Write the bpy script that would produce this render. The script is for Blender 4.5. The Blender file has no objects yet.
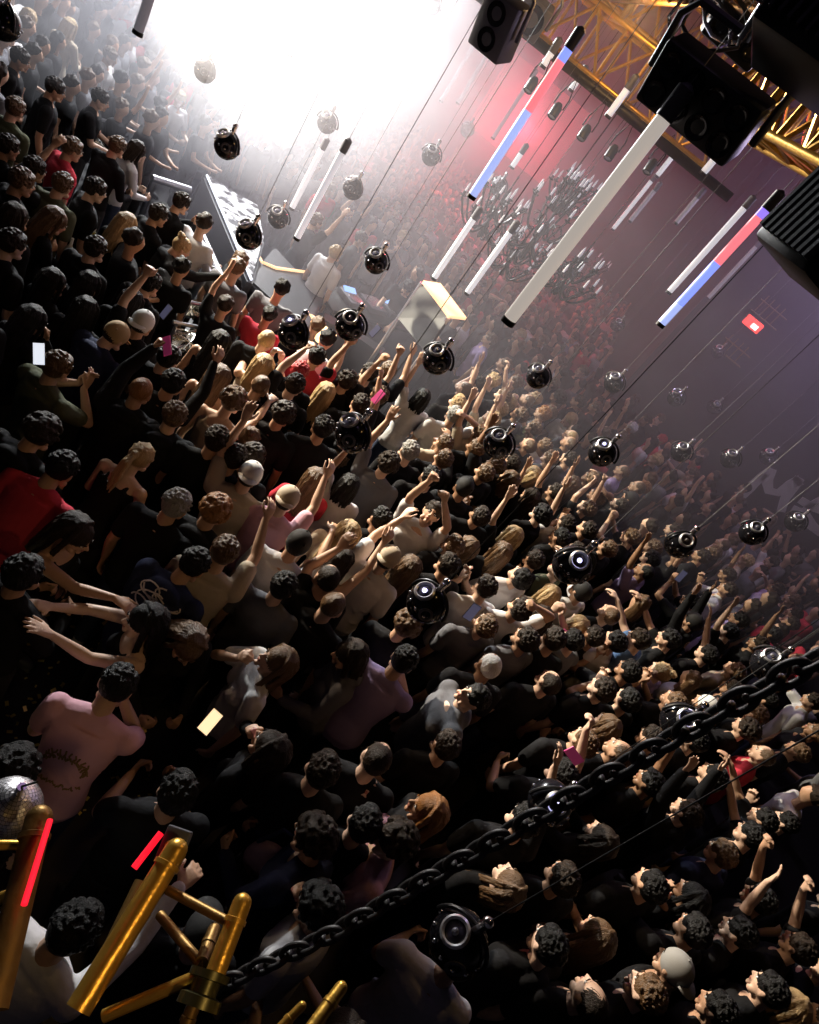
import bpy, bmesh, math, random
import numpy as np
from mathutils import Vector, Matrix, Euler, noise
SC = bpy.context.scene
COL = SC.collection
random.seed(7)
# ------------------------------------------------------------------ camera
FPX = 685.0; PITCH = math.radians(31.2); CAMZ = 4.75
cR = Vector((1, 0, 0)); cF = Vector((0, math.cos(PITCH), -math.sin(PITCH))); cD = Vector((0, -math.sin(PITCH), -math.cos(PITCH)))
cX = cR * .7721 - cD * .6355; cY = cR * .6355 + cD * .7721
CAM = Vector((0, 0, CAMZ))
cam_d = bpy.data.cameras.new('camera'); cam = bpy.data.objects.new('camera', cam_d); COL.objects.link(cam)
cam_d.sensor_fit = 'VERTICAL'; cam_d.sensor_height = 36; cam_d.lens = FPX / 1024 * 36; cam_d.clip_start = .05; cam_d.clip_end = 200
rot = Matrix((cX, -cY, -cF)).transposed()
cam.matrix_world = Matrix.Translation(CAM) @ rot.to_4x4()
SC.camera = cam
def ray(x, y): return cF * FPX + cX * (x - 409.5) + cY * (y - 512)
def onz(x, y, z):
    r = ray(x, y); return CAM + r * ((z - CAMZ) / r.z)
def ony(x, y, Y):
    r = ray(x, y); return CAM + r * (Y / r.y)
def at(x, y, d): return CAM + ray(x, y) * (d / FPX)
def proj(p):
    q = Vector(p) - CAM; d = q.dot(cF)
    if d <= .05: return None
    return (409.5 + q.dot(cX) / d * FPX, 512 + q.dot(cY) / d * FPX, d)
# ------------------------------------------------------------------ view, world, lights
SC.view_settings.view_transform = 'Standard'; SC.view_settings.look = 'None'
SC.view_settings.gamma = 1; SC.view_settings.use_curve_mapping = False
SC.view_settings.exposure = 0.0
SC.cycles.use_denoising = True
SC.cycles.max_bounces = 4; SC.cycles.diffuse_bounces = 1; SC.cycles.glossy_bounces = 2; SC.cycles.transmission_bounces = 3
SC.cycles.volume_bounces = 0; SC.cycles.transparent_max_bounces = 6
SC.cycles.caustics_reflective = False; SC.cycles.caustics_refractive = False
SC.cycles.sample_clamp_indirect = 3; SC.cycles.sample_clamp_direct = 0
w = bpy.data.worlds.new('world'); SC.world = w; w.use_nodes = True
w.node_tree.nodes['Background'].inputs[0].default_value = (.30, .24, .40, 1)
w.node_tree.nodes['Background'].inputs[1].default_value = .02
def spot(name, loc, target, power, color, size=70, blend=.6, rad=.15, vol=1.0):
    d = bpy.data.lights.new(name, 'SPOT'); d.energy = power; d.color = color; d.spot_size = math.radians(size); d.spot_blend = blend; d.shadow_soft_size = rad
    o = bpy.data.objects.new(name, d); COL.objects.link(o); o.location = loc
    o.rotation_euler = (Vector(target) - Vector(loc)).to_track_quat('-Z', 'Y').to_euler(); return o
def point(name, loc, power, color, rad=.2):
    d = bpy.data.lights.new(name, 'POINT'); d.energy = power; d.color = color; d.shadow_soft_size = rad
    o = bpy.data.objects.new(name, d); COL.objects.link(o); o.location = loc; return o
LIGHTS = [
    spot('stage_wash_light', (-9.6, 14.6, 5.6), (-.2, 6.4, 1.7), 26000, (.95, .93, 1.0), 42, .7, .08),
    spot('stage_beam_light', (-8.8, 12.8, 5.6), (-6.4, 5.2, 1.6), 8000, (.88, .88, 1.0), 100, .8, .25),
    spot('warm_side_light', (-7.9, 8.6, 4.9), (1.6, 6.2, 1.6), 18500, (1.0, .88, .74), 46, .8, .07),
    spot('warm_low_light', (-6.2, 6.6, 4.2), (3.0, 4.2, 1.6), 950, (1.0, .70, .44), 44, .9, .06),
    point('red_haze_light', (-3.35, 17.0, 3.9), 420, (1.0, .10, .16)),
    point('violet_haze_light', (3.0, 10.5, 5.8), 240, (.62, .50, .80)),
    point('violet_fill_light', (-.8, 3.4, 7.6), 8, (.66, .40, .80), .5),
    point('truss_amber_light', (-1.2, 7.3, 5.6), 34, (1.0, .58, .22), .1),
    point('truss_amber_light', (1.4, 3.6, 6.1), 26, (1.0, .58, .20), .1),
    point('confetti_fill_light', (-1.55, 2.15, .45), 1.6, (1.0, .75, .35), .1),  # added low point light so the floor confetti shows; no lamp stands there
    spot('near_truss_fill_light', (.9, .2, 4.4), (-.35, .9, 3.1), 26, (1.0, .66, .28), 60, .5, .05),  # added spot brightening the near truss and mirror ball, not a fixture
]
# ------------------------------------------------------------------ materials
MATS = {}
def nm(name):
    m = bpy.data.materials.new(name); m.use_nodes = True; return m, m.node_tree, m.node_tree.nodes['Principled BSDF']
def mat(name, col, rough=.6, metal=0., bump=0., bscale=40., var=.0, stretch=None, spec=None, emit=None, es=0., sheen=0.):
    if name in MATS: return MATS[name]
    m, t, b = nm(name); N = t.nodes; L = t.links
    b.inputs['Base Color'].default_value = (*col, 1); b.inputs['Roughness'].default_value = rough; b.inputs['Metallic'].default_value = metal
    if spec is not None: b.inputs['Specular IOR Level'].default_value = spec
    if sheen: b.inputs['Sheen Weight'].default_value = sheen
    if emit: b.inputs['Emission Color'].default_value = (*emit, 1); b.inputs['Emission Strength'].default_value = es
    if bump or var:
        tc = N.new('ShaderNodeTexCoord'); mp = N.new('ShaderNodeMapping'); L.new(tc.outputs['Object'], mp.inputs[0])
        if stretch: mp.inputs['Scale'].default_value = stretch
        n = N.new('ShaderNodeTexNoise'); n.inputs['Scale'].default_value = bscale; n.inputs['Detail'].default_value = 4; L.new(mp.outputs[0], n.inputs['Vector'])
        if bump:
            bp = N.new('ShaderNodeBump'); bp.inputs['Strength'].default_value = bump; bp.inputs['Distance'].default_value = .02
            L.new(n.outputs['Fac'], bp.inputs['Height']); L.new(bp.outputs[0], b.inputs['Normal'])
        if var:
            r = N.new('ShaderNodeMix'); r.data_type = 'RGBA'
            r.inputs['A'].default_value = (*[c * (1 - var) for c in col], 1); r.inputs['B'].default_value = (*[min(1, c * (1 + var)) for c in col], 1)
            L.new(n.outputs['Fac'], r.inputs['Factor']); L.new(r.outputs['Result'], b.inputs['Base Color'])
    MATS[name] = m; return m
SKINS = [mat('skin_%d' % i, c, .5, bump=.08, bscale=90, var=.08) for i, c in enumerate([(.66, .42, .30), (.58, .34, .22), (.47, .27, .17), (.72, .48, .36), (.30, .16, .09)])]
LIP = mat('lips', (.42, .15, .12), .4)
HAIRC = {'k': (.006, .005, .005), 'd': (.022, .013, .008), 'm': (.12, .065, .03), 'b': (.50, .34, .17), 'g': (.30, .13, .04), 'y': (.30, .29, .28), 'w': (.8, .79, .78), 't': (.55, .45, .34), 'r': (.5, .03, .04)}
HAIRN = {'k': 'black', 'd': 'dark brown', 'm': 'brown', 'b': 'blonde', 'g': 'ginger', 'y': 'grey', 'w': 'white', 't': 'beige', 'r': 'red'}
HM = {k: mat('hair_' + HAIRN[k].replace(' ', '_'), c, .50 if k in 'kd' else .38, bump=.6, bscale=60, var=.35, stretch=(3, 3, .35), spec=.22 if k in 'kd' else .4) for k, c in HAIRC.items()}
CAPM = {k: mat('cap_cloth_' + HAIRN[k].replace(' ', '_'), c, .8, bump=.1, bscale=200) for k, c in HAIRC.items()}
TOPC = {'k': (.012, .012, .014), 'w': (.72, .70, .72), 'g': (.16, .16, .18), 'l': (.36, .28, .50), 'r': (.62, .05, .08), 'o': (.10, .11, .07), 'n': (.02, .025, .06), 'b': (.50, .42, .33), 'p': (.75, .42, .50), 'u': (.10, .18, .38), 's': (.22, .26, .36)}
TOPN = {'k': 'black', 'w': 'white', 'g': 'dark grey', 'l': 'lilac', 'r': 'red', 'o': 'olive', 'n': 'navy', 'b': 'beige', 'p': 'pink', 'u': 'blue', 's': 'slate blue'}
TM = {k: mat('cloth_' + TOPN[k].replace(' ', '_'), c, .85, bump=.55, bscale=9, var=.06, spec=.12) for k, c in TOPC.items()}
TROUS = [mat('trouser_black', (.015, .015, .017), .9, bump=.3, bscale=10), mat('trouser_denim', (.03, .045, .09), .9, bump=.3, bscale=10)]
SHOEM = mat('shoe_leather', (.03, .03, .03), .5)
SHOEW = mat('shoe_white', (.6, .6, .6), .5)
EYEW = mat('eye_white', (.7, .68, .66), .2); EYED = mat('eye_iris', (.02, .012, .01), .1)
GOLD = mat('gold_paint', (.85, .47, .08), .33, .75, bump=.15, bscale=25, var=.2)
GOLDD = mat('gold_paint_dark', (.30, .17, .05), .45, .7, bump=.2, bscale=20, var=.3)  # darker gold, blotchier in tone, for some tubes and the racks
BLK = mat('black_powder_coat', (.010, .010, .012), .42, .2)
BLKG = mat('black_gloss', (.012, .012, .016), .14, .3)
CHR = mat('chrome', (.75, .75, .78), .16, 1.)
STEEL = mat('brushed_steel', (.55, .55, .6), .3, 1., bump=.1)
CABLE = mat('cable_rubber', (.012, .012, .014), .6)
WIRE = mat('steel_wire', (.22, .21, .23), .5, .3)
GREYP = mat('grey_plastic', (.10, .10, .12), .4)
# ------------------------------------------------------------------ mesh builder
class MB:
    def __init__(s): s.v = []; s.f = []; s.m = []; s.cm = 0
    def add(s, vs, fs):
        o = len(s.v); s.v += [tuple(v) for v in vs]; s.f += [tuple(i + o for i in f) for f in fs]; s.m += [s.cm] * len(fs); return s
    def rings(s, rr, cap=True, closed=False):
        n = len(rr[0]); vs = [p for r in rr for p in r]; fs = []
        K = len(rr)
        for k in range(K if closed else K - 1):
            a = k * n; b = ((k + 1) % K) * n
            for i in range(n):
                j = (i + 1) % n; fs.append((a + i, a + j, b + j, b + i))
        if cap and not closed: fs.append(tuple(range(n))[::-1]); fs.append(tuple((K - 1) * n + i for i in range(n)))
        return s.add(vs, fs)
    def ell(s, c, r, rot=None, n=12, k=8):
        vs = []; c = Vector(c)
        r = Vector(r) if not isinstance(r, (int, float)) else Vector((r, r, r))
        def T(x, y, z):
            p = Vector((x * r.x, y * r.y, z * r.z)); return c + (rot @ p if rot else p)
        vs.append(T(0, 0, 1))
        for a in range(1, k):
            t = math.pi * a / k
            for b in range(n):
                u = 2 * math.pi * b / n; vs.append(T(math.sin(t) * math.cos(u), math.sin(t) * math.sin(u), math.cos(t)))
        vs.append(T(0, 0, -1)); fs = []; L = len(vs) - 1
        for b in range(n): fs.append((0, 1 + b, 1 + (b + 1) % n)); fs.append((L, 1 + (k - 2) * n + (b + 1) % n, 1 + (k - 2) * n + b))
        for a in range(k - 2):
            for b in range(n):
                p = 1 + a * n; fs.append((p + b, p + n + b, p + n + (b + 1) % n, p + (b + 1) % n))
        return s.add(vs, fs)
    def tube(s, p0, p1, r0, r1=None, n=10, cap=True):
        p0 = Vector(p0); p1 = Vector(p1); r1 = r0 if r1 is None else r1
        d = (p1 - p0)
        if d.length < 1e-6: return s
        d.normalize(); a = d.orthogonal().normalized(); b = d.cross(a)
        rr = [[c + (a * math.cos(t) + b * math.sin(t)) * r for t in [2 * math.pi * i / n for i in range(n)]] for c, r in ((p0, r0), (p1, r1))]
        return s.rings(rr, cap)
    def limb(s, pts, n=10):
        for (p, r) in pts: s.ell(p, r, None, n, 7)
        for (p, r), (q, t) in zip(pts, pts[1:]): s.tube(p, q, r, t, n)
        return s
    def path(s, pts, r, n=6, closed=False, cap=True):
        pts = [Vector(p) for p in pts]; K = len(pts); rr = []; a = None
        for i in range(K):
            d = (pts[(i + 1) % K] - pts[i - 1]) if closed else (pts[min(i + 1, K - 1)] - pts[max(i - 1, 0)])
            d.normalize()
            if a is None: a = d.orthogonal().normalized()
            else: a = (a - d * a.dot(d)).normalized()
            b = d.cross(a); q = r[i] if isinstance(r, (list, tuple)) else r
            rr.append([pts[i] + (a * math.cos(t) + b * math.sin(t)) * q for t in [2 * math.pi * j / n for j in range(n)]])
        return s.rings(rr, cap, closed)
    def box(s, c, size, rot=None, bev=0.):
        c = Vector(c); h = Vector(size) / 2
        if bev <= 0:
            vs = [Vector((x * h.x, y * h.y, z * h.z)) for x in (-1, 1) for y in (-1, 1) for z in (-1, 1)]
            fs = [(0, 1, 3, 2), (4, 6, 7, 5), (0, 4, 5, 1), (2, 3, 7, 6), (0, 2, 6, 4), (1, 5, 7, 3)]
        else:
            bm = bmesh.new(); bmesh.ops.create_cube(bm, size=1)
            for v in bm.verts: v.co = Vector((v.co.x * size[0], v.co.y * size[1], v.co.z * size[2]))
            bmesh.ops.bevel(bm, geom=bm.edges[:], offset=bev, segments=2, affect='EDGES', profile=.5)
            bm.verts.index_update(); vs = [v.co.copy() for v in bm.verts]; fs = [tuple(v.index for v in f.verts) for f in bm.faces]; bm.free()
        return s.add([c + (rot @ v if rot else v) for v in vs], fs)
    def lathe(s, c, prof, axis=(0, 0, 1), n=20):
        c = Vector(c); d = Vector(axis).normalized(); a = d.orthogonal().normalized(); b = d.cross(a)
        return s.rings([[c + d * h + (a * math.cos(t) + b * math.sin(t)) * max(r, 1e-4) for t in [2 * math.pi * i / n for i in range(n)]] for r, h in prof], True)
    def mesh(s, name):
        me = bpy.data.meshes.new(name); me.from_pydata([tuple(v) for v in s.v], [], s.f)
        if s.m and max(s.m): me.polygons.foreach_set('material_index', s.m)
        me.update(); return me
    def build(s, name, ms, parent=None, smooth=True, remesh=0, sm=2, loc=None):
        me = s.mesh(name)
        if remesh: me = voxel(me, remesh, sm)
        elif smooth:
            me.shade_smooth()
            try: me.set_sharp_from_angle(angle=math.radians(40))
            except Exception: pass
        for m in (ms if isinstance(ms, (list, tuple)) else [ms]): me.materials.append(m)
        return link(name, me, parent, loc)
def link(name, me, parent=None, loc=None):
    o = bpy.data.objects.new(name, me); COL.objects.link(o)
    if parent: o.parent = parent
    if loc is not None: o.location = loc
    return o
def voxel(me, size, sm=2, dec=.3):
    o = bpy.data.objects.new('tmp', me); COL.objects.link(o)
    r = o.modifiers.new('r', 'REMESH'); r.mode = 'VOXEL'; r.voxel_size = size; r.use_smooth_shade = True
    if sm: k = o.modifiers.new('s', 'SMOOTH'); k.factor = .5; k.iterations = sm
    if dec < 1: q = o.modifiers.new('d', 'DECIMATE'); q.ratio = dec
    dg = bpy.context.evaluated_depsgraph_get()
    out = bpy.data.meshes.new_from_object(o.evaluated_get(dg)); nmn = me.name
    bpy.data.objects.remove(o); bpy.data.meshes.remove(me); out.name = nmn
    out.materials.clear(); out.shade_smooth(); return out
def tag(o, label=None, cat=None, group=None, kind=None):
    if label: o['label'] = label
    if cat: o['category'] = cat
    if group: o['group'] = group
    if kind: o['kind'] = kind
    return o
def empty(name, loc, label, cat, group=None, rz=0):
    o = bpy.data.objects.new(name, None); COL.objects.link(o); o.empty_display_size = .1; o.location = loc; o.rotation_euler = (0, 0, rz)
    return tag(o, label, cat, group)
def copy_tree(o, parent=None):
    c = o.copy(); COL.objects.link(c); c.parent = parent
    for ch in list(o.children): copy_tree(ch, c)
    return c
LM = []   # landmarks: (name, px, py, world point)
def landmark(n, x, y): LM.append((n, x, y))
# ------------------------------------------------------------------ the room
def struct(name, mb, m, smooth=False): return tag(mb.build(name, m, smooth=smooth), kind='structure')
flm, t, b = nm('club_floor'); N = t.nodes; L = t.links
tc = N.new('ShaderNodeTexCoord'); n1 = N.new('ShaderNodeTexNoise'); n1.inputs['Scale'].default_value = 1.4; n1.inputs['Detail'].default_value = 8; L.new(tc.outputs['Object'], n1.inputs[0])
cr = N.new('ShaderNodeValToRGB'); cr.color_ramp.elements[0].color = (.006, .006, .007, 1); cr.color_ramp.elements[1].color = (.022, .020, .022, 1); L.new(n1.outputs['Fac'], cr.inputs[0]); L.new(cr.outputs[0], b.inputs['Base Color'])
b.inputs['Roughness'].default_value = .45
WALLM = mat('dark_wall_paint', (.035, .032, .045), .8, bump=.3, bscale=6, var=.25)
CEILM = mat('black_ceiling', (.01, .01, .012), .9, bump=.2, bscale=5)
struct('floor', MB().box((-2, 11.5, -.1), (30, 31, .2)), flm)
struct('ceiling', MB().box((-2, 11.5, 8.6), (30, 31, .2)), CEILM)
struct('wall_back', MB().box((-7.6, 27.1, 4.25), (19, .2, 8.7)), WALLM)
struct('wall_return', MB().box((1.9, 21.1, 4.25), (.2, 11.9, 8.7)), WALLM)
struct('wall_right_back', MB().box((7.5, 15.1, 4.25), (11.2, .2, 8.7)), WALLM)
struct('wall_right', MB().box((13.1, 5.5, 4.25), (.2, 19.4, 8.7)), WALLM)
struct('wall_left', MB().box((-17.1, 11.5, 4.25), (.2, 31, 8.7)), WALLM)
struct('wall_front', MB().box((-2, -4.1, 4.25), (30, .2, 8.7)), WALLM)
# ------------------------------------------------------------------ haze hanging in the room
def haze(name, c, r, dens, col, g, label, holes=0):
    m = bpy.data.materials.new(name); m.use_nodes = True; t = m.node_tree; t.nodes.clear()
    o = t.nodes.new('ShaderNodeOutputMaterial'); v = t.nodes.new('ShaderNodeVolumeScatter'); v.inputs['Color'].default_value = (*col, 1)
    v.inputs['Density'].default_value = dens; v.inputs['Anisotropy'].default_value = g; t.links.new(v.outputs[0], o.inputs['Volume'])
    m.cycles.homogeneous_volume = True
    mb = MB(); mb.ell((0, 0, 0), r, None, 32, 20); ob = mb.build('haze', m); ob.location = c
    tag(ob, label, 'haze', None, 'stuff')
haze('haze_wide', (-1, 15.5, 4.6), (15, 8.9, 7.5), .055, (.88, .82, .95), .35, 'thin violet haze filling the far half of the club')
haze('haze_stage', (-9.8, 12.0, 4.4), (7.4, 7.8, 4.4), .10, (.93, .92, 1.0), .62, 'dense white glowing smoke over the bright end behind the stage')
# ------------------------------------------------------------------ people
HR = (.077, .098, .118)   # head half-sizes
def head_mb(mb, M):
    # skull, jaw, nose, brow, lips, chin, ears in head space, moved by matrix M
    vs = []; n = 28; k = 20
    def shape(x, y, z):
        px, py, pz = x * HR[0], y * HR[1], z * HR[2]
        if pz < 0:
            q = min(1, -pz / HR[2]); px *= 1 - .30 * q; py = py * (1 - .10 * q) if py > 0 else py * (1 - .35 * q) + .0
        if py > 0:
            py *= .95 - .04 * abs(x)
            for s in (-1, 1):                                   # eye sockets, cheeks
                d = math.hypot((px - s * .031) / .020, (pz - .012) / .014); py -= .013 * math.exp(-d * d)
                d = math.hypot((px - s * .042) / .022, (pz + .028) / .02); py += .004 * math.exp(-d * d)
            d = abs(pz - .034) / .010; py += .004 * math.exp(-d * d) * (1 if abs(px) < .05 else 0)
        return Vector((px, py, pz))
    vs.append(M @ shape(0, 0, 1))
    for a in range(1, k):
        t = math.pi * a / k
        for b in range(n):
            u = 2 * math.pi * b / n; vs.append(M @ shape(math.sin(t) * math.cos(u), math.sin(t) * math.sin(u), math.cos(t)))
    vs.append(M @ shape(0, 0, -1)); fs = []; L = len(vs) - 1
    for b in range(n): fs.append((0, 1 + b, 1 + (b + 1) % n)); fs.append((L, 1 + (k - 2) * n + (b + 1) % n, 1 + (k - 2) * n + b))
    for a in range(k - 2):
        for b in range(n):
            p = 1 + a * n; fs.append((p + b, p + n + b, p + n + (b + 1) % n, p + (b + 1) % n))
    mb.add(vs, fs); R3 = M.to_3x3()
    def E(c, r): mb.ell(M @ Vector(c), r, R3, 10, 7)
    mb.limb([(M @ Vector((0, .090, .020)), .0075), (M @ Vector((0, .113, -.014)), .0105)], 8)
    E((.011, .100, -.019), (.008, .010, .007)); E((-.011, .100, -.019), (.008, .010, .007))
    E((0, .093, -.043), (.024, .012, .0065)); E((0, .092, -.053), (.020, .012, .0065))
    E((0, .082, -.083), (.024, .018, .018))
    E((.050, .045, -.070), (.018, .035, .022)); E((-.050, .045, -.070), (.018, .035, .022))
    for s in (-1, 1): E((s * .079, -.004, -.002), (.009, .020, .032)); E((s * .083, -.012, .010), (.007, .012, .018))
def hand_mb(mb, W, d, nrm, s, curl, spread=.12):
    """palm and five fingers. W wrist, d hand direction, nrm palm normal, s side (+1 right hand)"""
    d = d.normalized(); nrm = (nrm - d * nrm.dot(d)).normalized(); wv = d.cross(nrm) * s
    rr = []
    for t, hw, th in ((-.01, .026, .021), (.03, .036, .017), (.065, .041, .015), (.09, .040, .012)):
        c = W + d * t; rr.append([c + wv * (hw * math.cos(a)) + nrm * (th * math.sin(a)) for a in [2 * math.pi * i / 12 for i in range(12)]])
    mb.rings(rr)
    for i, (off, ln) in enumerate(((.030, .92), (.010, 1.0), (-.010, .95), (-.029, .78))):
        p = W + d * (.088 - abs(i - 1.3) * .004) + wv * off; a = curl * .9 + .08; dd = (d + wv * (off * spread * 40)).normalized(); pts = [(p - d * .012, .0105)]
        r = .0095
        ang = 0
        for seg, k in ((.044, 1.0), (.029, 1.15), (.022, .8)):
            ang += a * k * 1.25
            v = dd * math.cos(ang) + nrm * math.sin(ang); pts.append((pts[-1][0] + v * seg * ln, r)); r -= .0008
        mb.limb(pts, 7)
    tb = W + d * .028 + wv * .030; v1 = (d * .65 + wv * .75 + nrm * (.25 + curl * .3)).normalized(); v2 = (d * .95 + wv * (.35 - curl * .6) + nrm * (.2 + .5 * curl)).normalized()
    mb.limb([(tb, .014), (tb + v1 * .036, .0115), (tb + v1 * .036 + v2 * .034, .0100), (tb + v1 * .036 + v2 * .058, .0088)], 7)
ARM = {  # hand target (right side), elbow hint, curl, hand direction, palm normal
 'down': ((.25, .06, .84), (.4, -1, 0), .35, (0, .1, -1), (-1, 0, 0)),
 'bent': ((.13, .34, 1.12), (.6, -.5, -1), .75, (-.4, .9, .2), (-1, -.2, .1)),
 'fist': ((.20, .16, 1.93), (1, .2, -.3), 1.1, (0, .05, 1), (-.2, 1, 0)),
 'open': ((.24, .20, 1.94), (1, .2, -.3), .12, (.1, .1, 1), (-.2, 1, 0)),
 'over': ((.02, .16, 1.86), (1, .2, .2), .6, (-.5, .1, .9), (-.2, 1, 0)),
 'phone': ((.065, .36, 1.60), (1, -.1, -.8), .55, (-.1, .2, 1), (-1, .3, 0)),
 'phonehigh': ((.12, .32, 1.84), (1, 0, -.6), .6, (-.1, .2, 1), (-1, .3, 0)),
 'clap': ((.035, .30, 1.42), (1, -.2, -.8), .15, (-.2, .5, .9), (-1, 0, .1)),
 'chin': ((.06, .17, 1.47), (.8, .1, -1), .6, (-.4, .1, 1), (-.3, -1, 0)),
 'point': ((.16, .52, 1.62), (.8, -.1, -1), .25, (-.05, 1, .25), (0, -.2, -1)),
 'pointup': ((.14, .40, 1.86), (.9, 0, -.6), .2, (0, .6, .9), (-.4, .6, 0)),
 'wide': ((.50, .34, 1.52), (.5, -.5, -1), .15, (.6, .7, .3), (-.2, .2, 1)),
 'head': ((.10, -.04, 1.72), (1, .1, .3), .5, (-.8, -.2, .4), (-.6, 0, -.6)),
 'back': ((.12, -.12, 1.0), (1, -.6, 0), .5, (-.7, -.1, -.6), (0, 1, 0)),
}
POSES = {'d': ('down', 'down'), 'u': ('fist', 'bent'), 'U': ('bent', 'fist'), 'v': ('down', 'open'), 'V': ('open', 'down'), 'B': ('open', 'open'), 'F': ('fist', 'fist'),
 'W': ('over', 'over'), 'p': ('phone', 'phone'), 'q': ('phonehigh', 'bent'), 'Q': ('bent', 'phonehigh'), 'P': ('phonehigh', 'phonehigh'), 'c': ('clap', 'clap'), 'h': ('chin', 'down'), 'H': ('down', 'chin'),
 'o': ('point', 'down'), 'O': ('point', 'point'), 'i': ('pointup', 'down'), 'I': ('down', 'pointup'), 'b': ('bent', 'bent'), 'w': ('bent', 'wide'), 'e': ('head', 'down'), 'M': ('fist', 'over'), 'x': ('clap', 'bent')}
POSEN = {'d': '', 'u': 'with one fist raised', 'U': 'with one fist raised', 'v': 'with one open hand raised', 'V': 'with one open hand raised', 'B': 'with both arms up', 'F': 'with both fists up',
 'W': 'with hands over the head', 'p': 'holding up a phone in both hands', 'q': 'filming with a raised hand', 'Q': 'filming with a raised hand', 'P': 'holding both hands high to film', 'c': 'with hands together', 'h': 'with a hand at the chin', 'H': 'with a hand at the chin',
 'o': 'reaching forward', 'O': 'reaching both arms forward', 'i': 'pointing up', 'I': 'pointing up', 'b': 'with bent arms', 'w': 'with one arm out', 'e': 'with a hand on the head', 'M': 'with both arms up', 'x': 'with hands together'}
TORSO = [(.84, .150, .105, 0), (.93, .168, .118, -.005), (1.0, .155, .11, 0), (1.09, .138, .10, 0), (1.19, .150, .108, 0), (1.29, .172, .118, .002), (1.37, .180, .108, 0), (1.425, .150, .082, -.005), (1.465, .075, .06, -.01)]
TORSOF = [(.84, .155, .11, 0), (.93, .170, .122, -.005), (1.0, .145, .105, 0), (1.09, .118, .088, 0), (1.19, .130, .095, 0), (1.29, .148, .105, .002), (1.37, .155, .095, 0), (1.425, .130, .072, -.005), (1.465, .062, .052, -.01)]
def up_mat(lean, side=0, twist=0):
    P0 = Vector((0, 0, .95))
    return Matrix.Translation(P0) @ Matrix.Rotation(math.radians(-lean), 4, 'X') @ Matrix.Rotation(math.radians(side), 4, 'Y') @ Matrix.Rotation(math.radians(twist), 4, 'Z') @ Matrix.Translation(-P0)
def head_mat(U, pitch, yaw=0, tilt=0):
    Nb = U @ Vector((0, -.005, 1.465))
    Rh = U.to_3x3().to_4x4() @ Matrix.Rotation(math.radians(yaw), 4, 'Z') @ Matrix.Rotation(math.radians(pitch), 4, 'X') @ Matrix.Rotation(math.radians(tilt), 4, 'Y')
    return Matrix.Translation(Nb) @ Rh @ Matrix.Translation(Vector((0, .025, .150)))
def ik(S, T, hint, a=.29, b=.255):
    v = T - S; L = min(v.length, (a + b) * .985); v = v.normalized(); c = (a * a + L * L - b * b) / (2 * a * L); h = a * math.sqrt(max(0, 1 - c * c))
    k = (hint - v * hint.dot(v)).normalized(); return S + v * (a * c) + k * h, S + v * L
class Pose:
    def __init__(s, code='d', pitch=5, lean=0, side=0, twist=0, hy=0, tilt=0, fem=False, arms=None):
        s.key = (code, pitch, lean, side, twist, hy, tilt, fem, arms); s.fem = fem
        s.U = up_mat(lean, side, twist); s.H = head_mat(s.U, pitch, hy, tilt)
        nmz = POSES[code]; s.arms = []
        for sd, a in ((1, nmz[0]), (-1, nmz[1])):
            spec = ARM[a]
            if arms and arms[0 if sd > 0 else 1]: spec = arms[0 if sd > 0 else 1]
            t, hint, curl, hd, pn = spec
            fl = lambda v: Vector((v[0] * sd, v[1], v[2]))
            S = Vector((.168 * sd if fem else .190 * sd, 0, 1.405)); R3 = s.U.to_3x3()
            E, W = ik(S, fl(t), fl(hint)); s.arms.append((s.U @ S, s.U @ E, s.U @ W, R3 @ fl(hd), R3 @ fl(pn), sd, curl))
def torso_mb(mb, P, inf, z0=.8, z1=1.5, ny=0):
    rr = []
    for z, rx, ry, yo in (TORSOF if P.fem else TORSO):
        if z < z0 or z > z1: continue
        c = [Vector((math.cos(a) * (rx + inf), math.sin(a) * (ry + inf) + yo, z)) for a in [2 * math.pi * i / 20 for i in range(20)]]
        rr.append([(P.U @ v) if z > .95 else v for v in c])
    mb.rings(rr)
    if P.fem:
        for s in (-1, 1): mb.ell(P.U @ Vector((s * .065, .085, 1.27)), (.058 + inf, .05 + inf, .055 + inf))
    else:
        for s in (-1, 1): mb.ell(P.U @ Vector((s * .075, .07, 1.31)), (.075 + inf, .045 + inf, .055 + inf))
BODY = {}; SHIRT = {}; HAIRS = {}
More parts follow.
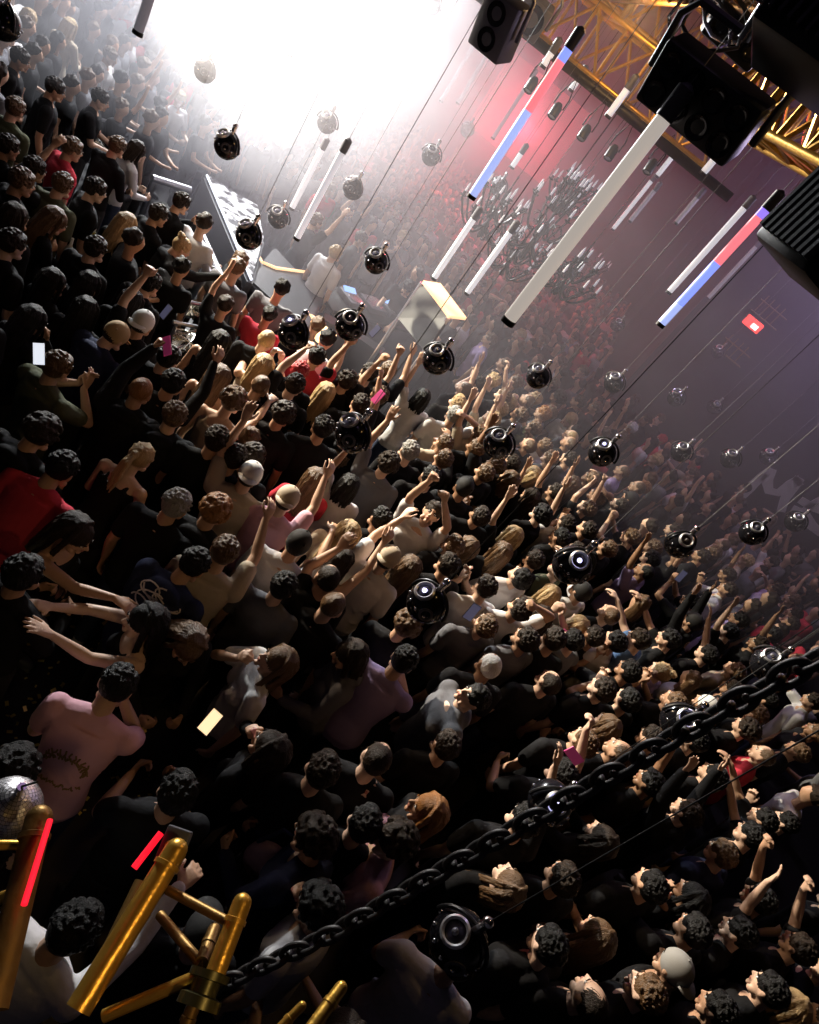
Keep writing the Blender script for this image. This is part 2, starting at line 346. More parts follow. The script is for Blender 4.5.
def body_mesh(P, vox):
    k = P.key
    if k in BODY: return BODY[k]
    mb = MB(); torso_mb(mb, P, 0); f = .92 if P.fem else 1.
    mb.limb([(P.U @ Vector((0, -.008, 1.43)), .060 * f), (P.H @ Vector((0, -.025, -.06)), .053 * f)], 12)
    mb.limb([(P.U @ Vector((.14, 0, 1.41)), .048 * f), (P.U @ Vector((0, -.01, 1.45)), .052 * f), (P.U @ Vector((-.14, 0, 1.41)), .048 * f)])
    head_mb(mb, P.H)
    for S, E, W, hd, pn, sd, curl in P.arms:
        mb.limb([(S, .058 * f), (S.lerp(E, .4), .048 * f), (E, .039 * f), (E.lerp(W, .3), .040 * f), (W, .026 * f)], 10)
        hand_mb(mb, W + hd.normalized() * .01, hd, pn, sd, curl)
    for s in (-1, 1):
        mb.limb([(Vector((s * .09, 0, .90)), .085), (Vector((s * .10, .01, .50)), .056), (Vector((s * .105, -.01, .36)), .055), (Vector((s * .11, -.01, .10)), .036)])
        mb.ell((s * .115, .06, .035), (.042, .12, .032))
    me = voxel(mb.mesh('body'), vox, 2); me.materials.append(SKINS[0]); me.materials.append(LIP)
    Hi = P.H.inverted(); pc = np.zeros(len(me.polygons) * 3); me.polygons.foreach_get('center', pc); pc = pc.reshape(-1, 3)
    A = np.array(Hi); q = pc @ A[:3, :3].T + A[:3, 3]
    mi = ((abs(q[:, 0]) < .024) & (q[:, 1] > .090) & (abs(q[:, 2] + .048) < .010)).astype(np.int32); me.polygons.foreach_set('material_index', mi)
    BODY[k] = me; return me
def shirt_mesh(P, kind, vox):
    k = (P.key, kind)
    if k in SHIRT: return SHIRT[k]
    mb = MB(); inf = {'t': .021, 'v': .020, 'j': .034, 'z': .014}[kind]
    torso_mb(mb, P, inf, 0, 1.38 if kind == 'v' else 1.44)
    if kind != 'v':
        mb.limb([(P.U @ Vector((.15, 0, 1.405)), .066), (P.U @ Vector((.05, -.012, 1.437)), .070), (P.U @ Vector((-.05, -.012, 1.437)), .070), (P.U @ Vector((-.15, 0, 1.405)), .066)])
    else:
        for s in (-1, 1): mb.limb([(P.U @ Vector((s * .085, .075, 1.36)), .018), (P.U @ Vector((s * .085, 0, 1.455)), .016), (P.U @ Vector((s * .085, -.075, 1.38)), .018)])
    for S, E, W, hd, pn, sd, curl in P.arms:
        if kind == 't': M = S.lerp(E, .62); mb.limb([(S, .074), (M, .066)], 12)
        elif kind == 'j': mb.limb([(S, .080), (S.lerp(E, .5), .068), (E, .060), (W, .042)], 12)
        elif kind == 'z': mb.limb([(S, .066), (E, .050), (W, .034)], 12)
    if kind == 'j': mb.ell(P.U @ Vector((0, -.09, 1.44)), (.12, .06, .06))
    if kind in 'tj':   # cloth folds
        rg = random.Random(str(k))
        for i in range(10):
            z = rg.uniform(.92, 1.3); a = rg.uniform(0, 6.28); r = .150 + inf
            pts = [(P.U @ Vector((math.cos(a + j * .3) * r, math.sin(a + j * .3) * (r * .72), z + j * rg.uniform(-.03, .03))), .012) for j in range(4)]
            mb.limb(pts, 6)
    me = voxel(mb.mesh('top'), vox, 2); me.materials.append(TM['k']); SHIRT[k] = me; return me
def mk_leg_meshes():
    mb = MB(); torso = [(.80, .150, .118), (.90, .178, .132), (.97, .166, .122)]
    mb.rings([[Vector((math.cos(a) * rx, math.sin(a) * ry - .004, z)) for a in [2 * math.pi * i / 16 for i in range(16)]] for z, rx, ry in torso])
    for s in (-1, 1): mb.limb([(Vector((s * .09, 0, .86)), .100), (Vector((s * .10, .01, .50)), .075), (Vector((s * .11, -.01, .11)), .060)])
    tr = voxel(mb.mesh('trousers'), .016, 2); tr.materials.append(TROUS[0])
    out = [tr]
    for s in (-1, 1):
        mb = MB(); mb.ell((s * .115, .062, .042), (.052, .135, .042)); mb.ell((s * .11, -.01, .08), (.052, .06, .07)); mb.box((s * .115, .055, .012), (.095, .27, .024), None, .008)
        sh = voxel(mb.mesh('shoe'), .010, 2); sh.materials.append(SHOEM); out.append(sh)
    return out
TRME, SHR, SHL = mk_leg_meshes()
def mk_face():
    mb = MB()
    for s in (-1, 1): mb.cm = 0; mb.ell((s * .031, .077, .012), (.0135, .011, .0085)); mb.cm = 1; mb.ell((s * .031, .0865, .011), (.0055, .003, .0055), None, 8, 6)
    e = mb.mesh('eyes'); e.materials.append(EYEW); e.materials.append(EYED); e.shade_smooth()
    mb = MB()
    for s in (-1, 1): mb.path([(s * .015, .0955, .028), (s * .030, .0935, .034), (s * .047, .084, .029)], [.003, .0045, .0025])
    bme = mb.mesh('eyebrows'); bme.materials.append(HM['d']); bme.shade_smooth(); return e, bme
EYES, BROWS = mk_face()
def hair_mesh(st):
    if st in HAIRS: return HAIRS[st]
    rg = random.Random(st); mb = MB(); R = lambda a, b: rg.uniform(a, b)
    def cap(g=0.): mb.ell((0, -.014, .030), (.086 + g, .103 + g, .100 + g), None, 24, 16)
    def curls(n, r0, r1, g=0., low=-.1):
        for i in range(n):
            z = R(low, 1); a = R(0, 6.28); q = math.sqrt(max(0, 1 - z * z)); y = q * math.sin(a)
            if y > .55 and z < .35: continue
            mb.ell((q * math.cos(a) * (.088 + g), y * (.102 + g) - .014, z * (.100 + g) + .030), R(r0, r1), None, 8, 6)
    def locks(n, L0, L1, a0=math.pi, a1=2 * math.pi, th=.012, out=.0):
        for i in range(n):
            a = a0 + (a1 - a0) * (i + R(0, 1)) / n; x = math.cos(a); y = math.sin(a); L = R(L0, L1); pts = []
            for j in range(7):
                u = j / 6; rr = 1 + .04 * math.sin(u * 7 + i); o = out * u
                z = .115 * math.cos(min(1.6, u * 3.2)) + .02 if u < .5 else -.0 - (u - .5) * 2 * L
                q = min(1, math.sin(min(1.57, u * 3.4)))
                pts.append(((x * (.086 + o) * q * rr + R(-.004, .004), (y * .100 + (-.02 - o if y < 0 else 0)) * q * rr - .012, z), th * (1 - .55 * max(0, u - .6))))
            mb.limb([(Vector(p), r) for p, r in pts], 7)
    if st == 's': cap(); curls(130, .008, .0125, .002, 0); mb.ell((0, .045, .088), (.055, .04, .028))
    elif st == 'z': mb.ell((0, -.014, .028), (.0795, .094, .0925), None, 24, 16)
    elif st == 'c': cap(.004); curls(230, .011, .019, .012, -.25)
    elif st == 'l': cap(.002); locks(44, .26, .36, math.pi * .92, math.pi * 2.08, .014, .02)
    elif st == 'k': cap(.004); locks(40, .10, .16, math.pi * .9, math.pi * 2.1, .014, .01)   # bob
    elif st == 'p':
        cap(); curls(20, .010, .014, -.003, 0); mb.ell((0, -.118, .045), (.030, .028, .030)); rr = []
        for i in range(14):
            ox, oy = R(-.022, .022), R(-.018, .018)
            mb.limb([(Vector((ox * .5, -.12 + oy * .5, .05)), .014), (Vector((ox, -.165 + oy, -.02)), .016), (Vector((ox * 1.5, -.165 + oy, -.15)), .014), (Vector((ox * 1.2, -.14 + oy, R(-.30, -.24))), .006)], 6)
    elif st == 'u':
        cap(); curls(20, .010, .014, -.003, 0); mb.ell((0, -.085, .115), (.042, .042, .038))
        for i in range(14): a = i * .9; mb.ell((.028 * math.cos(a), -.085 + .028 * math.sin(a), .125 + R(-.02, .015)), .018, None, 8, 6)
    elif st in 'wf':
        s = -1 if st == 'w' else 1; mb.ell((0, -.008, .030), (.090, .108, .102), None, 24, 16)
        rr = []
        pts = []
        for sgn in (1,):
            vs = []; n = 12
            for lay in (0, 1):
                for i in range(n + 1):
                    a = math.pi * i / n; x = math.cos(a) * .078; y = s * (.085 + .085 * math.sin(a)) - .008; vs.append(Vector((x, y, .030 - .012 * math.sin(a) - lay * .006)))
            m = n + 1; fs = [tuple(range(m)), tuple(range(2 * m - 1, m - 1, -1))] + [(i, i + m, i + 1 + m, i + 1) for i in range(n)] + [(n, n + m, m, 0)]
            mb.add(vs, fs)
        mb.ell((0, -.008, .132), (.008, .008, .006), None, 8, 6); curls(1, .01, .011)
    if st in 'wf':
        me = mb.mesh('cap'); me.shade_smooth()
        me.materials.append(CAPM['w'])
    else:
        me = voxel(mb.mesh('hair'), .0058, 1, .5)
        nv = len(me.vertices); co = np.zeros(nv * 3); me.vertices.foreach_get('co', co); co = co.reshape(-1, 3)
        ang = np.arctan2(co[:, 0], co[:, 1] + .02); am = .0016 * np.sin(ang * 34 + 5 * np.sin(co[:, 2] * 30)) * (st != 'c')
        nn = np.zeros(nv * 3); me.vertices.foreach_get('normal', nn); co += nn.reshape(-1, 3) * am[:, None]
        me.vertices.foreach_set('co', co.ravel()); me.update(); me.materials.append(HM['k'])
    HAIRS[st] = me; return me
STYLEN = {'s': 'short {} hair', 'z': 'cropped {} hair', 'c': 'curly {} hair', 'l': 'long {} hair', 'k': '{} bob', 'p': '{} ponytail', 'u': '{} bun', 'w': 'backward {} cap', 'f': '{} cap'}
TYPEN = {'t': 'T-shirt', 'v': 'tank top', 'j': 'jacket', 'z': 'long-sleeved top'}
PEOPLE = []; FEM = set('lkpu')
STAGE = onz(392, 262, 1.6)
def setm(o, m, i=0): o.material_slots[i].link = 'OBJECT'; o.material_slots[i].material = m
def chld(name, me, par, mx=None, m=None):
    c = link(name, me, par)
    if mx is not None: c.matrix_local = mx
    if m: setm(c, m)
    return c
def person(x, y, hair, top, P=None, code='d', pitch=5, tgt=None, yaw=None, skin=None, hs=1., ground=0., label=None, group=None, hero=False, jit=12, world=None):
    """x,y: where the photo shows the head; the figure stands on the floor below it"""
    rg = random.Random(x * 1009 + y * 7 + 3); fem = hair[0] in FEM
    if P is None: P = Pose(code, pitch, fem=fem)
    hz = (P.H @ Vector((0, 0, 0))).z * hs + ground
    pt = Vector(world) if world else onz(x, y, hz); pt.z = ground
    if pt.x > 1.2 and pt.y > 14.3: pt.y = 14.3 - rg.uniform(0, .5)
    if pt.y > 25.5: pt.y = 25.5 - rg.uniform(0, 1)
    if not label and not world:
        for _ in range(3):
            nb = min(PEOPLE, key=lambda r: (r['w'].xy - pt.xy).length, default=None)
            if nb is None: break
            dv = pt.xy - nb['w'].xy
            if dv.length >= .36: break
            mv = dv.normalized() * min(.10, .36 - dv.length) if dv.length > .01 else Vector((.1, 0)); pt.x += mv.x; pt.y += mv.y
    tg = STAGE if tgt is None else onz(tgt[0], tgt[1], hz)
    d = (tg - pt); rz = math.atan2(-d.x, d.y) if yaw is None else math.radians(yaw)
    if tgt is None and yaw is None: rz += math.radians(rg.uniform(-jit, jit))
    hc = P.H @ Vector((0, 0, 0)); off = Matrix.Rotation(rz, 3, 'Z') @ Vector((hc.x, hc.y, 0)) * hs
    si = skin if skin is not None else rg.choice((0, 0, 1, 1, 2, 3, 3, 2, 4) if hair[1] not in 'bg' else (0, 3))
    o = link('person', body_mesh(P, .0075 if hero else .0095)); setm(o, SKINS[si])
    o.location = pt - off; o.location.z = ground; o.rotation_euler = (0, 0, rz); o.scale = (hs,) * 3
    tag(o, label, 'person', group)
    if hair[0] in 'wf':
        chld('cap', hair_mesh(hair[0]), o, P.H, CAPM[hair[1]])
        chld('hair', hair_mesh('z'), o, P.H @ Matrix.Translation((0, -.004, -.012)), HM['d'])
    elif hair[0] != '0': chld('hair', hair_mesh(hair[0]), o, P.H, HM[hair[1]])
    tm = TM[top[1]]
    chld({'t': 'shirt', 'v': 'tank_top', 'j': 'jacket', 'z': 'sweater'}[top[0]], shirt_mesh(P, top[0], .010 if hero else .013), o, None, tm)
    chld('trousers', TRME, o, None, TROUS[rg.random() < .3])
    chld('shoe', SHR, o, None, SHOEW if rg.random() < .3 else SHOEM); chld('shoe', SHL, o, None, o.children[-1].material_slots[0].material)
    chld('eyes', EYES, o, P.H); chld('eyebrows', BROWS, o, P.H, HM[hair[1]] if hair[1] in 'kdmgb' and hair[0] not in 'wf' else HM['d'])
    PEOPLE.append(dict(o=o, x=x, y=y, hair=hair, top=top, code=P.key[0], w=Vector((o.location.x + off.x, o.location.y + off.y, hz)), named=bool(label), P=P))
    return o
# ------------------------------------------------------------------ named people (large or distinct in the photograph)
A = ARM
def A2(r=None, l=None): return (r, l)
FWD = ((.16, .50, 1.62), (.5, -1, -.8), .05, (.1, .8, .7), (0, .6, -1))
FWD2 = ((.10, .50, 1.52), (.6, -.8, -.6), .15, (-.3, 1, .4), (0, .4, -1))
H = [
 # x, y, hair, top, Pose(...), target px or None, skin, label
 (60, 470, 'sk', 'tr', Pose('d', -8, 22), (330, 330), 1, 'man in a red T-shirt seen from behind, bending, black hair, at the frame edge'),
 (140, 458, 'pb', 'vk', Pose('b', 0, 20, fem=True), (420, 330), 3, 'woman with a blonde ponytail and bare back in a black tank top'),
 (115, 688, 'sk', 'tp', Pose('x', -22, 20), (260, 470), 1, 'man in a pale pink T-shirt with a worn gold back print, head bowed'),
 (143, 622, 'lk', 'vk', Pose('O', 0, 4, fem=True, arms=A2(FWD2, FWD)), (10, 600), 3, 'black-haired woman stretching both hands out, fingers spread'),
 (188, 646, 'lm', 'zk', Pose('b', -25, 10, fem=True), (215, 900), 2, 'woman with long light brown hair looking down at a glowing phone'),
 (57, 368, 'sm', 'to', Pose('c', 0, 4), (200, 350), 0, 'man in an olive T-shirt in profile with his hands raised to his chin'),
 (33, 322, 'lk', 'zk', Pose('h', -10, 6, fem=True), (150, 320), 1, 'woman in black with long dark hair and a hand at her mouth'),
 (115, 336, 'fb', 'jn', Pose('b', -15, 12), (260, 330), 0, 'man in a beige cap with the peak forward and a dark jacket'),
 (142, 324, 'ww', 'tk', Pose('U', 0, 8), (300, 250), 1, 'man in a white backward cap with his arm up beside the railing'),
 (140, 392, 'zg', 'jk', Pose('Q', -5, 6), (300, 260), 2, 'man with cropped ginger hair in a black jacket behind the pink phone'),
 (172, 384, 'sk', 'zk', Pose('i', 0, 6), (300, 280), 2, 'man in black reaching for the pink phone'),
 (249, 476, 'ww', 'tb', Pose('v', -5, 8), (330, 330), 0, 'man in a white backward cap with beige top, elbow raised'),
 (286, 500, 'wt', 'tp', Pose('i', -5, 10), (400, 350), 0, 'man in a beige backward cap wearing a pink patterned scarf top'),
 (297, 545, 'fk', 'tw', Pose('o', -10, 8), (420, 380), 1, 'man in a black cap and white T-shirt, arm forward'),
 (223, 553, 'sm', 'tb', Pose('i', -8, 12), (300, 400), 0, 'man with a striped beige T-shirt and a fist up over his brown hair'),
 (192, 566, 'sk', 'jn', Pose('b', -20, 14), (330, 480), 1, 'person in a dark navy jacket with pale swirl stitching on the back'),
 (214, 512, 'cg', 'jk', Pose('b', -5, 6), (330, 420), 1, 'person with a big ginger curly mop above the swirl-stitched jacket'),
 (175, 506, 'sy', 'tk', Pose('d', -5, 6), (320, 400), 1, 'grey-haired man in black beside the ginger curly mop'),
 (431, 514, 'sd', 'tw', Pose('M', 22, -8), (330, 640), 0, 'man in a white T-shirt with face tipped up and both arms overhead'),
 (387, 465, 'cd', 'tg', Pose('v', 0, 6), (440, 380), 0, 'dark curly-haired man in a pale grey T-shirt seen from the side'),
 (316, 358, 'sk', 'tr', Pose('i', 0, 6), (385, 300), 0, 'man in red sleeves pointing a bare forearm towards the DJ table'),
 (232, 402, 'cm', 'vb', Pose('o', -5, 6, fem=True), (330, 340), 3, 'woman with curly brown hair and bare shoulders reaching forward'),
 (263, 366, 'lb', 'vb', Pose('p', 0, 4, fem=True), (350, 300), 3, 'woman with long blonde hair lifting a phone to her face'),
 (219, 378, 'lm', 'vk', Pose('d', -5, 6, fem=True), (330, 330), 1, 'woman with long brown hair and bare arms under the railing'),
 (220, 343, 'lk', 'vk', Pose('d', 0, 4, fem=True), (330, 300), 1, 'woman with long dark hair and one bare arm by the silver rail'),
 (266, 341, 'zb', 'tk', Pose('d', 0, 4), (330, 280), 0, 'bald man in black next to the dark hanging ball'),
 (282, 416, 'cd', 'tk', Pose('d', -5, 6), (360, 340), 2, 'man with short dark curls in black below the blonde woman'),
 (348, 534, 'lb', 'tb', Pose('d', 0, 5, fem=True), (470, 470), 3, 'woman with blonde-brown hair and yellow shoulder'),
 (340, 561, 'kd', 'vb', Pose('i', -5, 6, fem=True), (440, 480), 0, 'woman with a dark bob and an orange-lit bare back'),
 (387, 559, 'wt', 'tw', Pose('I', -5, 8), (470, 480), 0, 'man in a patterned beige cap and white T-shirt, fist at chest'),
 (409, 568, 'lm', 'zk', Pose('d', 0, 4, fem=True), (480, 500), 0, 'woman with long brown hair above the silver-ringed ball light'),
 (332, 606, 'zm', 'tk', Pose('v', 0, 4, arms=A2(None, ((.28, .28, 1.80), (1, .2, -.5), .3, (.1, .2, 1), (-.2, 1, 0)))), (430, 540), 0, 'crop-haired man raising a bare arm beside the orange-lit back'),
 (275, 662, 'lm', 'tw', Pose('h', 18, 0, fem=True), (200, 640), 3, 'brown-haired woman in a white top with her face tipped up'),
 (348, 655, 'kd', 'jg', Pose('b', -10, 6, fem=True), (240, 620), 1, 'person in a quilted slate grey puffer jacket'),
 (402, 662, 'sk', 'tl', Pose('x', -10, 12), (480, 560), 1, 'man in a lilac T-shirt seen from behind, short black hair'),
 (406, 626, 'cm', 'zk', Pose('b', -5, 4, fem=True), (470, 560), 1, 'person with brown curls directly behind the lilac shirt'),
 (472, 698, 'sk', 'jg', Pose('d', 22, 0), (330, 640), 0, 'dark-haired man in profile with his chin up and grey shoulders'),
 (268, 748, 'ld', 'zk', Pose('h', 5, 0, fem=True), (200, 640), 1, 'woman with dark glossy hair and an orange-lit face'),
 (23, 575, 'sk', 'zk', Pose('b', 0, 0), (140, 520), 2, 'bearded man in sunglasses in the dark, facing the outstretched hands'),
 (76, 535, 'ld', 'vk', Pose('o', -10, 6, fem=True), (160, 600), 1, 'dark-haired woman with a tattooed arm beneath the red T-shirt'),
 (40, 434, 'cd', 'jk', Pose('b', -15, 10), (200, 380), 1, 'person with dark curls bowed low below the olive T-shirt'),
 (55, 222, 'lm', 'zk', Pose('b', -12, 8, fem=True), (150, 250), 1, 'woman with long brown hair in black holding a glass at waist height'),
 (62, 186, 'sm', 'to', Pose('d', -5, 4), (220, 180), 0, 'man with short brown hair behind the woman with the glass'),
 (127, 226, 'lb', 'zk', Pose('b', -8, 6, fem=True), (230, 240), 1, 'long-haired woman in black lifting a drink by the table'),
 (137, 152, 'kd', 'zw', Pose('b', -10, 6, fem=True), (250, 190), 3, 'woman in a white dress with a dark bob'),
 (117, 148, 'sm', 'zk', Pose('b', -5, 4), (240, 170), 0, 'man in black right behind the woman in the white dress'),
 (181, 248, 'ub', 'jk', Pose('o', -8, 10), (260, 280), 0, 'blond person with a bun in a dark jacket reaching to the rail'),
 (181, 204, 'sd', 'jk', Pose('c', -5, 6), (280, 230), 1, 'dark-haired man in black bent over the double silver rail'),
 (70, 28, 'lb', 'zb', Pose('b', -5, 4, fem=True), (240, 60), 3, 'blonde woman in a beige dress in the bright haze'),
 (15, 110, 'sm', 'to', Pose('d', -5, 4), (200, 120), 0, 'man in olive with short brown hair at the hazy frame edge'),
 (408, 288, 'sk', 'tk', Pose('O', -20, 16, arms=A2(((.2, .46, 1.12), (.6, -.6, -1), .3, (0, 1, 0), (0, 0, -1)), ((.12, .46, 1.1), (.6, -.6, -1), .3, (0, 1, 0), (0, 0, -1)))), (330, 330), 0, 'DJ in a black T-shirt bent over the mixing table'),
 (433, 225, 'sm', 'tw', Pose('b', -5, 4), (350, 300), 0, 'man in a white patterned shirt standing behind the DJ table'),
 (574, 338, 'sd', 'ts', Pose('d', 0, 4), (470, 300), 0, 'man in a slate blue shirt in the haze above the hanging balls'),
 (588, 350, 'sd', 'tr', Pose('d', 0, 2), (480, 300), 0, 'person in a bright red top beside the slate blue shirt'),
 (569, 420, 'kb', 'tw', Pose('b', 0, 10, fem=True), (450, 380), 3, 'person in a white T-shirt leaning forward in the packed middle crowd'),
 (421, 398, 'kk', 'tw', Pose('v', 0, 2, fem=True), (420, 330), 1, 'person in a white top with one raised arm below the crowd-side ball'),
 (622, 472, 'zm', 'tl', Pose('d', 5, 0), None, 0, 'crop-haired man in a lilac T-shirt under the long black cable'),
 (692, 474, 'sm', 'tb', Pose('o', 0, 14), None, 0, 'person in a beige jacket leaning out beside a hanging ball'),
 (709, 509, 'zd', 'tk', Pose('o', 5, 0), None, 1, 'red-lit bald man with an arm stretched towards the wall lettering'),
 (519, 578, 'sk', 'tw', Pose('b', 24, -4), None, 0, 'black-haired man in a white top with his face to the ceiling'),
 (484, 588, 'sd', 'tw', Pose('c', 0, 6), None, 0, 'person in a white-grey T-shirt between the ring light and the upturned face'),
 (580, 592, 'fk', 'tw', Pose('o', 8, 2), None, 0, 'man in a black cap and white T-shirt with a red-lit face'),
 (614, 642, 'sk', 'tw', Pose('d', 8, 0), None, 0, 'dark-haired man in a white T-shirt facing the stage'),
 (644, 572, 'zk', 'tl', Pose('v', 8, 0), None, 4, 'broad man in a lilac-grey T-shirt with an arm raised'),
 (727, 590, 'sd', 'tw', Pose('c', 8, 0), None, 2, 'man in a white T-shirt with both hands joined before his chest'),
 (692, 622, 'fk', 'jk', Pose('B', 6, 0), None, 1, 'man in a black cap holding a phone with two bare arms up'),
 (660, 672, 'ub', 'tl', Pose('b', 6, 0, fem=True), None, 3, 'woman with a blond bun in a lilac T-shirt'),
 (548, 683, 'zd', 'tk', Pose('d', 12, 0), None, 0, 'crop-haired man in a black T-shirt, face in profile, bare neck lit'),
 (606, 725, 'lm', 'zk', Pose('d', 10, 0, fem=True), None, 0, 'woman with tousled brown hair and a lit throat'),
 (601, 690, 'sd', 'tk', Pose('d', 5, 0), None, 3, 'short dark-haired man in black under the white T-shirt'),
 (705, 706, 'ww', 'tk', Pose('b', 10, 0), None, 1, 'person in a white cap crossed by the hanging chain'),
 (812, 702, 'sd', 'tw', Pose('o', 5, 6), None, 1, 'man in a white striped T-shirt with his forearm across'),
 (745, 729, 'cd', 'tk', Pose('c', 10, 0), None, 0, 'curly-haired person with white cuffs at the mouth'),
 (762, 756, 'zm', 'tr', Pose('d', 5, 0), None, 0, 'bald red-faced man in a red T-shirt under the chain'),
 (712, 776, 'sk', 'tk', Pose('d', 14, 0), None, 0, 'black-haired man with a lit chin next to the red T-shirt'),
 (686, 813, 'sd', 'jk', Pose('B', 10, 0), None, 0, 'man in glasses and headphones in a dark jacket'),
 (720, 855, 'sm', 'jn', Pose('d', -5, 4), None, 0, 'man in a navy sweater with a white collar looking down'),
 (649, 886, 'sk', 'tk', Pose('d', 6, 0), None, 1, 'man in glasses and a black T-shirt, face towards us'),
 (690, 896, 'lk', 'zk', Pose('d', 6, 0, fem=True), None, 1, 'long-haired person in black behind the bespectacled man'),
 (673, 968, 'wy', 'tk', Pose('d', 0, 4), None, 1, 'person in a grey cap in the dark lower corner'),
 (507, 884, 'lm', 'zk', Pose('d', 26, -4, fem=True), None, 3, 'brown-haired woman with her face flung up and a white strap'),
 (588, 1000, 'zd', 'tk', Pose('d', 22, 0), None, 0, 'bald man with face up at the bottom frame edge'),
 (595, 935, 'lm', 'vk', Pose('c', 6, 0, fem=True), None, 1, 'woman with a yellow-lit bare shoulder and hands together'),
 (392, 840, 'cd', 'tp', Pose('b', 0, 2), (230, 760), 0, 'curly dark-haired man in a pink shirt with a white collar'),
 (425, 810, 'lg', 'zk', Pose('d', 5, 0, fem=True), (300, 730), 1, 'woman with long orange-brown hair next to the curly man'),
 (312, 838, 'cd', 'jn', Pose('b', -10, 8), (220, 700), 1, 'dark curly-haired person in a navy jacket bent over a patterned bag'),
 (316, 908, 'ck', 'tw', Pose('h', -8, 8), (240, 780), 1, 'man in a white shirt with violet shade behind the chain, hand at face'),
 (72, 930, 'sk', 'zw', Pose('o', -10, 10), (200, 820), 1, 'person in white sleeves behind the golden truss'),
 (458, 960, 'sd', 'tw', Pose('b', -10, 6), (520, 820), 1, 'person in a white T-shirt hidden under the studded ball'),
 (600, 838, 'kd', 'zk', Pose('c', 20, 0, fem=True), None, 0, 'person in black with a lit upturned face in the dark lower crowd'),
]
for h in H:
    fem = h[2][0] in FEM
    person(h[0], h[1], h[2], h[3], h[4], tgt=h[5], skin=h[6], label=h[7], hero=h[1] > 290 and h[0] < 460, hs=.95 if fem else 1.0, jit=8)
